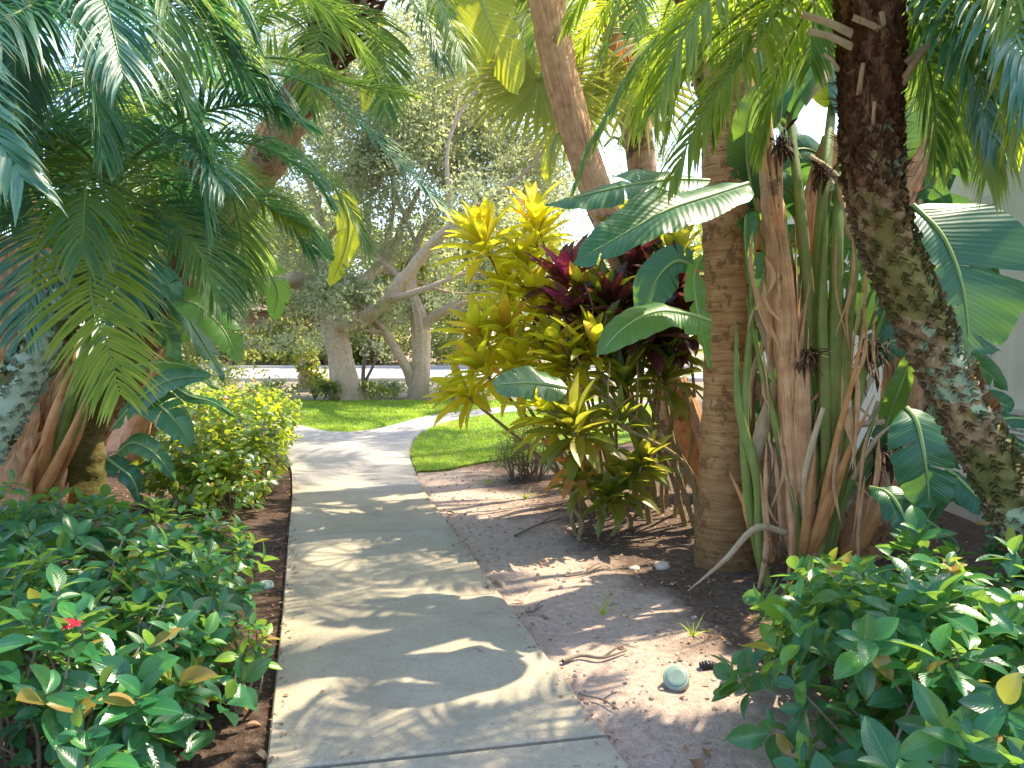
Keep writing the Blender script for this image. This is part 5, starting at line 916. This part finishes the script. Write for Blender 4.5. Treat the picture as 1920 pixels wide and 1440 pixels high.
# yellow leaves of a second tall plant behind the leaning trunk
g1 = P(235, 800, 8.6); t = thing('paddle_leaf_tree', (g1[0], 8.6, 0), 'paddle leaf plant behind the long leaning trunk with torn yellow leaves against the oaks', 'paddle leaf plant')
drystalk(t, [(g1[0], 8.6, -.05)] + pp([(300, 640, 8.5), (385, 470, 8.4), (462, 330, 8.3), (540, 200, 8.2), (620, 60, 8.1), (660, -40, 8.1)]), [.14, .13, .12, .12, .12, .13], strips=40, seed=51, name='trunk')
for l, W_, m_, u_, tr_, r_ in (([(665, 30, 8), (700, 40, 7.9), (704, 120, 7.8), (682, 214, 7.8)], .14, 'strelyellow', (-.5, -1, .2), 4, .6), ([(612, 372, 8), (645, 385, 7.9), (652, 450, 7.8), (618, 540, 7.75)], .16, 'strelyellow', (-.6, -1, .5), 5, .35), ([(490, 470, 7.6), (505, 510, 7.5), (520, 550, 7.5), (512, 600, 7.5)], .15, 'strelgreen', (.6, -1, .3), 4, .5), ([(570, 400, 7.8), (590, 430, 7.7), (610, 460, 7.7), (625, 490, 7.7)], .1, 'strel', (.3, -.8, .6), 1, .3),
                               ([(640, -60, 8.1), (560, -150, 8), (460, -160, 7.9), (380, -80, 7.8)], .28, 'strelgreen', (0, -.2, 1), 5, .4), ([(660, -60, 8.1), (740, -160, 8), (840, -160, 7.9), (920, -80, 7.8)], .28, 'strelyellow', (0, -.2, 1), 5, .4)):
    p0 = P(l[0][0], l[0][1], l[0][2]); b0 = P(555, 170, 8.2) if l[0][1] > -20 else P(655, -40, 8.1)
    paddle(t, pp(l), W_, m_, [b0, (b0 + p0) / 2 + np.array((0, -.05, .15)), p0], .02, u_, fold=.2, droop=.4, tears=tr_, r=r_)
# ------------------------------------------------------------------ cordylines
def rosette(mb, c, axis, n, L, W, r, droop=1.0, spread=1.0, rs=.27, rtop=.15):
    axis = nrm(np.array(axis, float)); a = np.cross(axis, (.3, .9, .1)); a = nrm(a); b = np.cross(axis, a)
    q = (np.arange(n) + .5) / n; th = np.arange(n) * 2.39996 + rng.normal(0, .2, n)
    el = np.radians(np.interp(q, [0, .5, 1], [80, 45, 5]) * spread + rng.normal(0, 6, n) + (1 - spread) * 60)
    d = np.cos(el)[:, None] * (np.cos(th)[:, None] * a + np.sin(th)[:, None] * b) + np.sin(el)[:, None] * axis
    pos = np.array(c) - axis * (q * .12)[:, None] * L * 3
    leaves(mb, pos, d, nrm(axis * .8 + np.array((0, 0, .6))), L * np.interp(q, [0, .25, 1], [.62, 1, .9]) * rng.uniform(.85, 1.12, n), W * rng.uniform(.85, 1.15, n), droop * rng.uniform(.2, .9, n) * np.interp(q, [0, 1], [.5, 1.2]), np.clip(r + rtop * (1 - q) + rng.normal(0, rs, n), 0, 1), 'lance', 9, 5, fold=.28)
def cordyline(base, heads, label, canes=None):
    """base: (px, d); heads: (px,py,d, material, n, L, W, r, axis)"""
    b = P(base[0], 900, base[1]); t = thing('cordyline', (b[0], base[1], 0), label, 'cordyline', 'cordyline plants beside the queen palm')
    mb = MB(); b = np.array((b[0], base[1], 0))
    for q, hd in enumerate(heads):
        c = P(*hd[:3]); o_ = b + np.array((rng.uniform(-.12, .12), rng.uniform(-.12, .12), -.05)); m1 = o_ * .45 + c * .55 + np.array((rng.uniform(-.12, .12), rng.uniform(-.1, .1), .05)); m0 = o_ * .75 + m1 * .25 + np.array((rng.uniform(-.06, .06), 0, .08))
        tube(mb, [o_, m0, m1, c - np.array(hd[8] if len(hd) > 8 else (0, 0, 1.)) * .03], [.020, .017, .014, .011], 8, 26, rv=rng.uniform())
    mb.build('cane', M['cane'], t)
    for hd in heads:
        mb = MB(); rosette(mb, P(*hd[:3]), hd[8] if len(hd) > 8 else (-.15 + rng.normal(0, .2), -.4, 1), int(hd[4] * 1.2), hd[5] * 1.18, hd[6] * 1.4, hd[7]); mb.build('leaf_rosette', M[hd[3]], t)
cordyline((1120, 7.6), [(905, 450, 7.0, 'cord', 30, .46, .085, .35, (-.3, -.3, 1)), (1005, 440, 7.2, 'cord', 24, .42, .08, .5, (.1, -.3, 1)), (950, 545, 7.0, 'cord', 22, .40, .075, .3, (-.4, -.4, .8)), (985, 500, 7.0, 'cord', 22, .40, .075, .35)], 'tallest cordyline with a broad yellow green head against the oaks')
cordyline((1150, 7.2), [(1000, 392, 7.3, 'cord', 10, .34, .06, .9, (-.2, -.2, 1)), (1060, 530, 6.6, 'cordred', 24, .42, .08, .45, (-.1, -.5, .8)), (1075, 600, 6.3, 'cordred', 20, .40, .08, .3, (-.2, -.6, .7))], 'dark maroon cordyline with a magenta shoot under the big paddle leaf')
cordyline((1110, 7.0), [(950, 620, 6.6, 'cord', 26, .40, .075, .45, (-.5, -.4, .8)), (1000, 565, 6.8, 'cord', 24, .40, .075, .5, (-.2, -.4, 1)), (1035, 610, 6.6, 'cord', 22, .40, .075, .55, (0, -.4, 1)), (1040, 660, 6.2, 'cord', 22, .4, .075, .4)], 'bright yellow cordyline in the sunlit middle of the bank')
cordyline((1090, 6.6), [(900, 690, 6.3, 'cord', 26, .36, .065, .5, (-.6, -.4, .7)), (970, 690, 6.4, 'cord', 24, .38, .07, .45, (-.4, -.4, .8)), (868, 740, 6.2, 'cord', 20, .32, .06, .35, (-.8, -.5, .2)), (900, 625, 6.5, 'cord', 24, .38, .07, .45, (-.6, -.4, .7))], 'low yellow cordyline leaning furthest out over the lawn')
cordyline((1140, 6.4), [(1060, 680, 6.1, 'cord', 24, .38, .07, .4, (-.2, -.5, .8)), (1085, 570, 6.5, 'cord', 22, .40, .075, .6, (0, -.3, 1)), (1110, 650, 6.0, 'cord', 20, .38, .07, .3, (.1, -.5, .8)), (1130, 570, 6.4, 'cordgreen', 22, .4, .075, .4)], 'yellow cordyline with pink tinged shoots behind the fresh green paddle leaf')
cordyline((1115, 5.9), [(1075, 800, 5.5, 'cordgreen', 28, .36, .07, .5, (-.3, -.5, .7)), (1030, 780, 5.7, 'cord', 20, .34, .065, .2, (-.6, -.4, .6))], 'olive green cordyline with drooping leaves right above the bare soil')
cordyline((1090, 5.8), [(1088, 905, 5.55, 'cordgreen', 14, .26, .05, .3, (-.2, -.5, .7)), (1080, 870, 5.6, 'cordred_dry', 9, .30, .05, .4, (-.1, -.4, -.9))], 'short cordyline with rusty dead leaves hanging at the soil edge')
cordyline((1165, 5.9), [(1168, 905, 5.6, 'cordgreen', 24, .30, .06, .55, (.1, -.5, .9)), (1205, 865, 5.6, 'cordgreen', 20, .28, .06, .6, (.2, -.4, .9)), (1140, 930, 5.5, 'cordgreen', 18, .24, .05, .4, (-.2, -.5, .8))], 'low green cordyline shoots at the foot of the bank')
cordyline((1200, 7.0), [(1180, 510, 6.6, 'cordred', 24, .44, .085, .25, (0, -.5, .9)), (1240, 560, 6.4, 'cordred', 24, .44, .085, .2, (.1, -.5, .9)), (1210, 630, 6.1, 'cordred', 18, .4, .08, .15, (.1, -.6, .7)), (1150, 580, 6.3, 'cordred', 22, .4, .08, .2), (1270, 540, 6.2, 'cordred', 20, .4, .08, .1), (1180, 440, 6.9, 'cordgreen', 22, .4, .08, .4)], 'maroon cordyline deep in the shade left of the queen palm')
cordyline((1240, 6.6), [(1170, 720, 6.0, 'cordgreen', 22, .38, .07, .3, (-.1, -.6, .8)), (1250, 700, 6.2, 'cordgreen', 20, .38, .07, .35, (.1, -.5, .9)), (1140, 620, 6.3, 'cordgreen', 22, .38, .07, .5, (-.1, -.5, .9)), (1250, 640, 6.2, 'cordgreen', 22, .38, .07, .3)], 'shaded green cordyline among bare canes in front of the leaning stalk')
cordyline((1270, 6.3), [(1270, 480, 6.6, 'cordgreen', 22, .42, .08, .5, (.1, -.4, 1)), (1230, 440, 6.9, 'cordgreen', 22, .42, .08, .6, (0, -.3, 1)), (1290, 610, 6.2, 'cordred', 18, .4, .08, .2, (.1, -.5, .8))], 'tall green cordyline touching the ringed palm trunk')
# bare slanting canes
for px0, d0, l, lb in ((1310, 5.9, [(1250, 840, 5.8), (1170, 770, 5.8), (1110, 720, 5.9), (1070, 690, 6.0)], 'longest bare cane slanting left across the bank'), (1290, 6.0, [(1255, 880, 5.9), (1200, 800, 5.8), (1150, 740, 5.9), (1100, 640, 6.1)], 'bare cane rising below the arching green stalk'), (1220, 6.1, [(1200, 860, 6.0), (1180, 780, 6.0), (1150, 700, 6.1)], 'thin upright bare cane behind the olive cordyline'),
                       (1320, 6.2, [(1290, 880, 6.1), (1240, 800, 6.1), (1215, 740, 6.2), (1190, 650, 6.3)], 'bare cane close to the tan leaning stalk'), (1310, 5.7, [(1300, 900, 5.65), (1260, 850, 5.6), (1185, 810, 5.6), (1165, 800, 5.6)], 'crooked bare cane nearest the queen palm foot')):
    b = P(px0, 900, d0); t = thing('cordyline_cane', (b[0], d0, 0), lb, 'cane', 'bare canes in the cordyline bank'); c = pp(l); mb = MB(); b = np.array((b[0], d0, -.05))
    tube(mb, [b] + c, [.024, .02, .018, .014], 8, 30); 
    for q in range(3): s_ = c[-1] if q == 0 else c[-1 - q // 2]; tube(mb, [s_ - .001, s_ + rdir(1)[0] * .15 + np.array((0, 0, .12)), s_ + rdir(1)[0] * .2 + np.array((0, -.05, .3))], [.012, .008, .004], 6, 8)
    mb.build('cane', M['cane'], t); mb = MB(); rosette(mb, c[-1] + np.array((0, 0, .05)), (-.2, -.4, 1), 14, .3, .06, .4); mb.build('leaf_rosette', M['cordgreen'], t)

# ------------------------------------------------------------------ leafy shrubs
def whorlshrub(name, base, blobs, label, ntips, L, mat='shrub', wr=.54, per=(5, 9), r=.3, group=None, zmin=-.5, inner=.3, prof='ovate', bend=.5, cat='shrub', young=.2, stems=14, flowers=0, rs=.17, fold=.16, redtips=0, zlow=.04):
    t = thing(name, (base[0], base[1], 0), label, cat, group); ml, mst = MB(), MB()
    vol = np.array([b[3] * b[4] + b[5] * (b[3] + b[4]) for b in blobs]); vol = vol / vol.sum(); tips, nv, dep = [], [], []
    for b, f in zip(blobs, vol):
        k = int(ntips * f); d = rdir(k, zmin, 1); rad = np.where(rng.uniform(0, 1, k) < inner, rng.uniform(.45, .85, k), rng.uniform(.85, 1.1, k))
        q = np.array(b[:3]) + d * rad[:, None] * np.array(b[3:]) + rng.normal(0, .02, (k, 3)); tips.append(q); nv.append(d); dep.append(rad)
    tips, nv, dep = np.concatenate(tips), np.concatenate(nv), np.concatenate(dep)
    ok = tips[:, 2] > zlow
    tips, nv, dep = tips[ok], nv[ok], dep[ok]; K = len(tips)
    ax = nrm(nv * .7 + np.array((0, 0, .75)) + rng.normal(0, .25, (K, 3))); pos, dd, up, LL, rr, bb = [], [], [], [], [], []
    yn = rng.uniform(0, 1, K) < young
    for i in range(K):
        n = rng.integers(*per); a = np.cross(ax[i], (.37, .9, .2)); a = nrm(a); b_ = np.cross(ax[i], a); th = np.arange(n) * 2.39996 + rng.uniform(0, 6.3)
        el = np.interp(np.arange(n) / n, [0, 1], [.85, -.3]) + rng.normal(0, .18, n)
        d = np.cos(el)[:, None] * (np.cos(th)[:, None] * a + np.sin(th)[:, None] * b_) + np.sin(el)[:, None] * ax[i]
        pos.append(tips[i] - ax[i] * (np.arange(n) / n)[:, None] * L * .55 + d * .01); dd.append(d); up.append(np.repeat(ax[i][None], n, 0))
        LL.append(L * rng.uniform(.55, 1.2, n) * np.interp(np.arange(n) / n, [0, .3, 1], [.72, 1, .95]) * rng.uniform(.8, 1.1)); 
        rv = r + rng.normal(0, rs, n) + (rng.uniform(.15, .5) if yn[i] else 0) * np.interp(np.arange(n) / n, [0, .5, 1], [1.3, .7, .2]); rr.append(np.clip(rv, 0, 1)); bb.append(rng.uniform(.2, 1.3, n) * bend)
    pos, dd, up, LL, rr, bb = map(np.concatenate, (pos, dd, up, LL, rr, bb)); rr = np.where(rng.uniform(0, 1, len(rr)) < .025, 1., rr)
    leaves(ml, pos, dd, up, LL, LL * wr * rng.uniform(.85, 1.15, len(LL)), bb, rr, prof, 8, 5, fold=fold)
    ml.build('foliage', M[mat], t)
    root = [np.array((b[0] + rng.uniform(-.5, .5) * b[3] * .6, b[1] + rng.uniform(-.5, .5) * b[4] * .6, -.04)) for b in blobs for _ in range(2)]
    for i in rng.choice(K, min(K, stems), replace=False):
        b = min(root, key=lambda q: np.linalg.norm(q[:2] - tips[i][:2]) + rng.uniform(0, .25)); m = b * .5 + tips[i] * .5 + np.array((rng.normal(0, .05), rng.normal(0, .05), .03))
        tube(mst, [b, m, tips[i]], [.009, .006, .003], 6, 12)
    mst.build('stem', M['twig'], t)
    if redtips:
        mb = MB(); k = redtips; i = rng.choice(K, min(K, k), replace=False); i = i[tips[i][:, 2] > np.percentile(tips[:, 2], 55)]
        for j in i: leaves(mb, np.repeat(tips[j][None], 6, 0), nrm(rdir(6, .1, 1)), (0, 0, 1), L * .8, L * .4, .4, rng.uniform(0, 1, 6), 'round', 5, 3)
        tag(mb.build('red_tips', M['clusiared'], t), kind='stuff')
    if flowers:
        mb = MB()
        for j in rng.choice(K, flowers, replace=False):
            leaves(mb, np.repeat(tips[j][None] + nv[j] * .03, 6, 0), nrm(rdir(6, .0, 1)), (0, 0, 1), .035, .025, .5, rng.uniform(0, 1, 6), 'round', 4, 3)
        mb.build('flower', M['petal'], t)
    return t
GL, GR = 'glossy shrubs in the left front bed', 'glossy shrubs in the right front bed'
whorlshrub('glossy_shrub', (-1.35, 2.25), [(-1.62, 2.35, .30, .50, .55, .38), (-1.32, 2.55, .24, .32, .45, .30), (-1.22, 2.15, .12, .2, .35, .18)], 'nearest glossy shrub in the lower left corner with bare twigs showing', 125, .135, group=GL, stems=50, flowers=1, inner=.35)
whorlshrub('glossy_shrub', (-1.35, 3.2), [(-1.75, 3.2, .28, .55, .5, .36), (-1.38, 3.15, .22, .30, .45, .28), (-1.28, 2.9, .18, .2, .35, .22)], 'glossy shrub of the left bed reaching closest to the walk beside the white disc', 125, .125, group=GL, stems=46, inner=.3)
whorlshrub('glossy_shrub', (-2.3, 4.2), [(-2.55, 4.0, .30, .60, .55, .34), (-2.0, 4.3, .26, .5, .55, .30), (-1.65, 3.95, .24, .35, .4, .28), (-2.9, 4.6, .3, .5, .5, .3)], 'glossy shrub at the back of the left bed below the brown stalks', 210, .12, group=GL, stems=40)
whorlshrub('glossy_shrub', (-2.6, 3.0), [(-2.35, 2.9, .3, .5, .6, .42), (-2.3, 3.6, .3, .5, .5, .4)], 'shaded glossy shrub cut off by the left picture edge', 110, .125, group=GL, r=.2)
whorlshrub('small_shrub', (-1.08, 3.02), [(-1.08, 3.02, .22, .10, .12, .16)], 'yellowing sprig next to the white disc by the walk', 9, .085, r=.85, rs=.15, stems=9, wr=.5)
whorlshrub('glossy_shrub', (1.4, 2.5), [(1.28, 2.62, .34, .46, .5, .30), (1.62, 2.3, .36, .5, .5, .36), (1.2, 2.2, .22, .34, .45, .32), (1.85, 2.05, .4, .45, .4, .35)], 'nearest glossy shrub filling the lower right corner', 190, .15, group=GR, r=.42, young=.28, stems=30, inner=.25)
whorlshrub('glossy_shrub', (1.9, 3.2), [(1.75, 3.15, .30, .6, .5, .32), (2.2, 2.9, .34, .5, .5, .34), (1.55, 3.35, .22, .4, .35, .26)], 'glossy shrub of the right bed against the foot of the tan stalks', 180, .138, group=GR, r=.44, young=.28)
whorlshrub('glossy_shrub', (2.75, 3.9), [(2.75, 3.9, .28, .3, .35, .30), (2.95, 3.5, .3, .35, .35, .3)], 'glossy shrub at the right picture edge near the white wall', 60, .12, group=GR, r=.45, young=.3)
HG = 'round leaved shrubs along the left side of the walk'
hx = lambda px, d: P(px, 700, d)[0]
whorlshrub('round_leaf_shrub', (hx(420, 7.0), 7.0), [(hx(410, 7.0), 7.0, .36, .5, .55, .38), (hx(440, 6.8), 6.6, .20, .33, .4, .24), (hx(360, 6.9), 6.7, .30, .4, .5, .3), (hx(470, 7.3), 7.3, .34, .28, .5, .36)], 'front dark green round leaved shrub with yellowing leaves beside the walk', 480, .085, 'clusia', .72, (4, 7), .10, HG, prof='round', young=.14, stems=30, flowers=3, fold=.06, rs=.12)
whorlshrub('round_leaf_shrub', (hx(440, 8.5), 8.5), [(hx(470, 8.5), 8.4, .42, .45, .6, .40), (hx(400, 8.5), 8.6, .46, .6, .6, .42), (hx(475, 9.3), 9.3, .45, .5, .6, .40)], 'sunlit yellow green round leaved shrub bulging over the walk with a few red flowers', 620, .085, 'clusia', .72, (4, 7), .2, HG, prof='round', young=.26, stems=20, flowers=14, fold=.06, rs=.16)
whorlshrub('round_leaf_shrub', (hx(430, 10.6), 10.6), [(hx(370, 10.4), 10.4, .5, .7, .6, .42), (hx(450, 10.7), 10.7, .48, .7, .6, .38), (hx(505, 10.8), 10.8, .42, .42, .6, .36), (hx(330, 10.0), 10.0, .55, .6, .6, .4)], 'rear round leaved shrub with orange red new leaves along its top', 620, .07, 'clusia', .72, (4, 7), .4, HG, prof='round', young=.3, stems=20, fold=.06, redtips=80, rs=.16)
whorlshrub('small_leaf_shrub', (hx(985, 8.2), 8.2), [(hx(985, 8.2), 8.2, .30, .30, .35, .30), (hx(965, 8.0), 8.1, .2, .25, .3, .2), (hx(1010, 8.0), 8.0, .42, .25, .3, .22)], 'small dark fine leaved shrub on the lawn edge beside the cordylines', 1300, .022, 'boxleaf', .55, (4, 7), .5, prof='round', stems=40, inner=.4, rs=.25)

# ------------------------------------------------------------------ small things on the ground
def gp(px, py): q = G(px, py); q[2] = zg(q); return q
o = gp(1268, 1282); t = thing('garden_fixture', (o[0], o[1], 0), 'pale green round plastic cap tilted in the sand by the right shrub', 'irrigation cap'); o = np.array(o)
def disc(name, c, ax, r, h, mat, parent, rings):
    ax = nrm(np.array(ax, float)); a = nrm(np.cross(ax, (.2, 1, .1))); b = np.cross(ax, a); th = np.linspace(0, 2 * math.pi, 33); mb = MB()
    V = np.array([[c + ax * z * h + rr * r * (math.cos(x) * a + math.sin(x) * b) for x in th] for rr, z in rings]); mb.grid(V, np.zeros((len(rings), 33, 2))); return mb.build(name, M[mat], parent)
ax = (-.15, -.62, .75)
disc('body', o + np.array((0, 0, .008)), ax, .056, .055, 'plastic', t, [(.0, -.9), (.9, -.9), (1, -.6), (1.0, .5), (1.0, .8), (.985, .94), (.95, 1), (.80, 1.0)])
disc('cover', o + np.array((0, 0, .008)), ax, .056, .055, 'plastic2', t, [(.79, 1.0), (.785, 1.03), (.77, 1.045), (.5, 1.05), (.3, 1.05), (.0, 1.05)])
q = gp(1328, 1250); t = thing('corrugated_hose', (q[0], q[1], 0), 'short black corrugated pipe end half buried beside the pale cap', 'hose'); mb = MB(); k = 90
p = cr([q + np.array((-.035, 0, .012)), q + np.array((0, .005, .018)), q + np.array((.05, .012, .0))], k); r_ = .017 + .004 * np.sign(np.sin(np.linspace(0, 2 * math.pi * 7, k))); tube(mb, p, list(r_), 14, k); mb.build('hose', M['black'], t)
q = gp(498, 1098); t = thing('plastic_disc', (q[0], q[1], 0), 'white round plastic cap lying on the dark mulch left of the walk', 'irrigation cap')
disc('cap', q + np.array((0, 0, .012)), (.1, -.25, 1), .048, .02, 'plastic', t, [(1, -.6), (1, .3), (.96, .5), (.75, .55), (.7, .35), (.3, .3), (.25, .6), (0, .65)])
def rock(px, py, r, label, sq=.6, mat='stone', seed=0):
    q = gp(px, py); t = thing('stone', (q[0], q[1], 0), label, 'stone', 'stones on the sandy bed'); mb = MB(); th = np.linspace(0, 2 * math.pi, 15); ph = np.linspace(-1.5, 1.57, 9)
    V = np.array([[(math.cos(f) * math.cos(a % 6.28318), math.cos(f) * math.sin(a % 6.28318), math.sin(f) * sq) for a in th] for f in ph])
    for i in range(9):
        for j in range(15): V[i, j] *= r * (1 + .45 * mnoise.noise(Vector(V[i, j]) * 1.7 + Vector((seed, 0, 0))))
    V[:, -1] = V[:, 0]; mb.grid(V + q + np.array((0, 0, r * .25)), np.zeros((9, 15, 2))); mb.build('rock', M[mat], t)
rock(1240, 1064, .05, 'largest pale stone at the edge of the palm shadow', seed=1); rock(1190, 1066, .034, 'smaller flat stone left of the largest pale stone', .45, seed=5); rock(1302, 1154, .016, 'tiny white pebble on the dark soil under the tan stalks', seed=8); rock(1338, 1272, .013, 'pebble below the black hose end', seed=9)
rock(1125, 1132, .012, 'small round pebble in the middle of the sunlit sand', seed=12)
def fallen(px, py, L, W, az, rv, label, bend=.8, mat='dryleaf', tilt=.12):
    q = gp(px, py); t = thing('fallen_leaf', (q[0], q[1], 0), label, 'leaf', 'dry leaves on the ground'); mb = MB()
    leaves(mb, [q + np.array((0, 0, .012 if abs(px - 750) > 9e9 else .014))], [(math.sin(az), math.cos(az), tilt)], [(0, 0, 1)], L, W, bend, rv, 'ovate', 10, 7, fold=.35); mb.build('blade', M[mat], t)
fallen(925, 1088, .14, .035, 2.5, .98, 'pale curled leaf lying on the right edge of the walk', .5); fallen(962, 1126, .07, .02, 1.6, .4, 'rusty brown leaf just off the walk below the pale curled leaf'); fallen(1010, 1060, .16, .025, 1.0, .9, 'long tan dry leaf on the sand near the walk', .3)
fallen(466, 1308, .07, .045, .6, .9, 'pale green fallen leaf on the mulch by the walk', .4, 'cordgreen'); fallen(1300, 1428, .08, .05, 3.0, .3, 'brown leaf on soil at the bottom near the right shrub'); fallen(462, 1360, .06, .025, 1.2, .5, 'reddish dry leaf on the mulch left of the walk'); fallen(290, 1358, .10, .07, 2.6, .45, 'large orange brown leaf under the lower left shrub', .6); fallen(498, 1194, .04, .025, 1.7, .5, 'little orange leaf at the walk edge')
fallen(1325, 1420, .05, .04, .3, .35, 'second brown leaf at the bottom edge of the sand', .5); fallen(480, 1412, .06, .03, 2.1, .8, 'tan leaf at the bottom beside the walk edge')
fallen(836, 962, .10, .03, 1.3, .35, 'reddish leaf strip at the right edge of the walk near the second joint')
def stick(l, r, label):
    c = [gp(*q) + np.array((0, 0, .018)) for q in l]; t = thing('stick', (c[0][0], c[0][1], 0), label, 'stick', 'sticks on the bare soil'); mb = MB(); tube(mb, c, [r, r * .8, r * .4], 6, 14)
    m = c[len(c) // 2]; e = c[-1] - c[0]; tube(mb, [m, m + e * .2 + np.array((.02, .03, .03)), m + e * .35 + np.array((.03, .05, .03))], [r * .7, r * .5, r * .2], 5, 8); mb.build('wood', M['twig'], t)
stick([(1055, 1243), (1090, 1232), (1130, 1236), (1175, 1224)], .010, 'forked dead twig on the sand in the middle right'); stick([(1085, 1306), (1130, 1318), (1160, 1334)], .006, 'thin twig on shaded soil close to the walk'); stick([(1060, 1086), (1095, 1080), (1128, 1068)], .007, 'dark curved twig in front of the pale stones'); stick([(985, 1148), (1000, 1146), (1018, 1134)], .008, 'short broken twig against the walk edge')
stick([(965, 1004), (1010, 985), (1065, 972)], .010, 'long root like stick below the cordyline leaves'); stick([(200, 1340), (250, 1385), (300, 1420)], .008, 'bare twig on the mulch under the lower left shrub')
# litter: chips, crumbs and shreds nobody could count
mb = MB(); n_ = 15000; x = rng.uniform(-4, 4, n_); y = rng.uniform(1.8, 9.5, n_) ; e = x + .268 * y
ok = ((e < -.62) | (e > .72)) & (x < 3.6) & ((y < 7.3) | (e < -.7)) & ((e < .5) | (e > 2.0) | (rng.uniform(0, 1, n_) < .22)); x, y = x[ok], y[ok]; k = len(x)
z = np.array([gz(a, b) for a, b in zip(x, y)]) + .006
xp = rng.uniform(-.58, .66, 130); yp = rng.uniform(2.4, 9, 130); x = np.append(x, xp - .268 * yp); y = np.append(y, yp); z = np.append(z, np.full(130, ZP + .004)); k = len(x)
d = rdir(k, -.1, .25); sz_ = rng.uniform(.008, .04, k); sz_[-130:] *= .55; leaves(mb, np.column_stack([x, y, z]), d, (0, 0, 1), sz_, sz_ * rng.uniform(.25, .7, k), rng.uniform(-.6, 1, k), rng.uniform(0, 1, k) ** 1.2, 'ovate', 4, 3, fold=.3)
ke = 900; ye = rng.uniform(2.3, 8.5, ke); ee = np.where(rng.uniform(0, 1, ke) < .5, np.interp(ye, [2.6, 7.4], [-.63, -.60]) , .74) + rng.normal(0, .045, ke); xe = ee - .268 * ye
Lx = np.array([q[0] for q in Lf]); Ly = np.array([q[1] for q in Lf]); Rx = np.array([q[0] for q in Rt]); Ry = np.array([q[1] for q in Rt]); sl_ = rng.uniform(0, 1, ke) < .5
xe = np.where(sl_, np.interp(ye, Ly, Lx), np.interp(ye, Ry, Rx)) + rng.normal(0, .04, ke); ins = (xe > np.interp(ye, Ly, Lx)) & (xe < np.interp(ye, Ry, Rx))
ze = np.where(ins, ZP + .003, -.004); se = rng.uniform(.006, .028, ke); leaves(mb, np.column_stack([xe, ye, ze]), rdir(ke, -.1, .3), (0, 0, 1), se, se * rng.uniform(.25, .7, ke), rng.uniform(-.6, 1, ke), rng.uniform(0, 1, ke) ** 1.6, 'ovate', 4, 3, fold=.3)
tag(mb.build('leaf_litter', M['dryleaf']), 'scattered leaf crumbs and bark chips over the beds', kind='stuff')
kc = 1800; xc, yc = rng.uniform(-.9, 2.2, kc), rng.uniform(2.4, 9, kc); ec = xc + .268 * yc; ok = (ec > .76) & (ec < 2.15); xc, yc = xc[ok], yc[ok]; kc = len(xc); rc = rng.uniform(.003, .011, kc) * rng.choice([1, 1, 1.6], kc)
th, ph = np.meshgrid(np.linspace(0, 2 * math.pi, 7), np.linspace(-1.2, 1.5, 4)); sp_ = np.stack([np.cos(ph) * np.cos(th), np.cos(ph) * np.sin(th), np.sin(ph) * .7], -1)
dz = rng.uniform(.7, 1.3, (kc, 4, 7, 1)); dz[:, :, -1] = dz[:, :, 0]; mb = MB()
mb.grids(np.stack([xc, yc, [gz(a, b) + .002 for a, b in zip(xc, yc)]], -1)[:, None, None] + sp_ * rc[:, None, None, None] * dz, np.zeros((4, 7, 2)), rng.uniform(0, 1, kc)); tag(mb.build('soil_crumbs', M['clod'], smooth=False), 'crumbs of dry soil scattered over the sandy bed', kind='stuff')
# weeds at the soil edge
for px, py, k, lb in ((985, 935, 12, 'small grass tuft on the bare soil below the fine leaved shrub'), (1300, 1190, 8, 'tiny grass sprout on dark soil left of the right shrub'), (1130, 1150, 6, 'tiny green sprout in the sunlit sand'), (918, 905, 7, 'grass tuft in bare soil just below the lawn')):
    q = gp(px, py); t = thing('grass_tuft', (q[0], q[1], 0), lb, 'weed', 'weeds on the bare soil'); mb = MB(); leaves(mb, np.repeat(q[None], k, 0), nrm(rdir(k, .5, 1)), (0, 1, .2), rng.uniform(.06, .16, k), .008, rng.uniform(.2, 1.2, k), rng.uniform(.4, 1, k), 'blade', 6, 3); mb.build('blade', M['grass'], t)

# tall palm further back, added so its unseen crown streaks the bend with shade
t = thing('queen_palm', (3.6, 12.8, 0), 'slim tall palm added far behind the cordylines to shade the walk bend', 'palm tree'); mb = MB(); trunk(mb, [(3.6, 12.8, -.1), (3.65, 12.8, 4), (3.6, 12.8, 8.8)], [.2, .16, .13], 18, 60, .01, 4); mb.build('trunk', M['queen'], t)
for q in range(13): addfrond(t, arc((3.6, 12.8, 8.8), q * 2.4, R(rng.uniform(-10, 60)), 2.9, rng.uniform(1.2, 2.)), 'palm', n=46, L=.7, w=.035, droop=1.2, r=.4, vee=.1, segs=4)
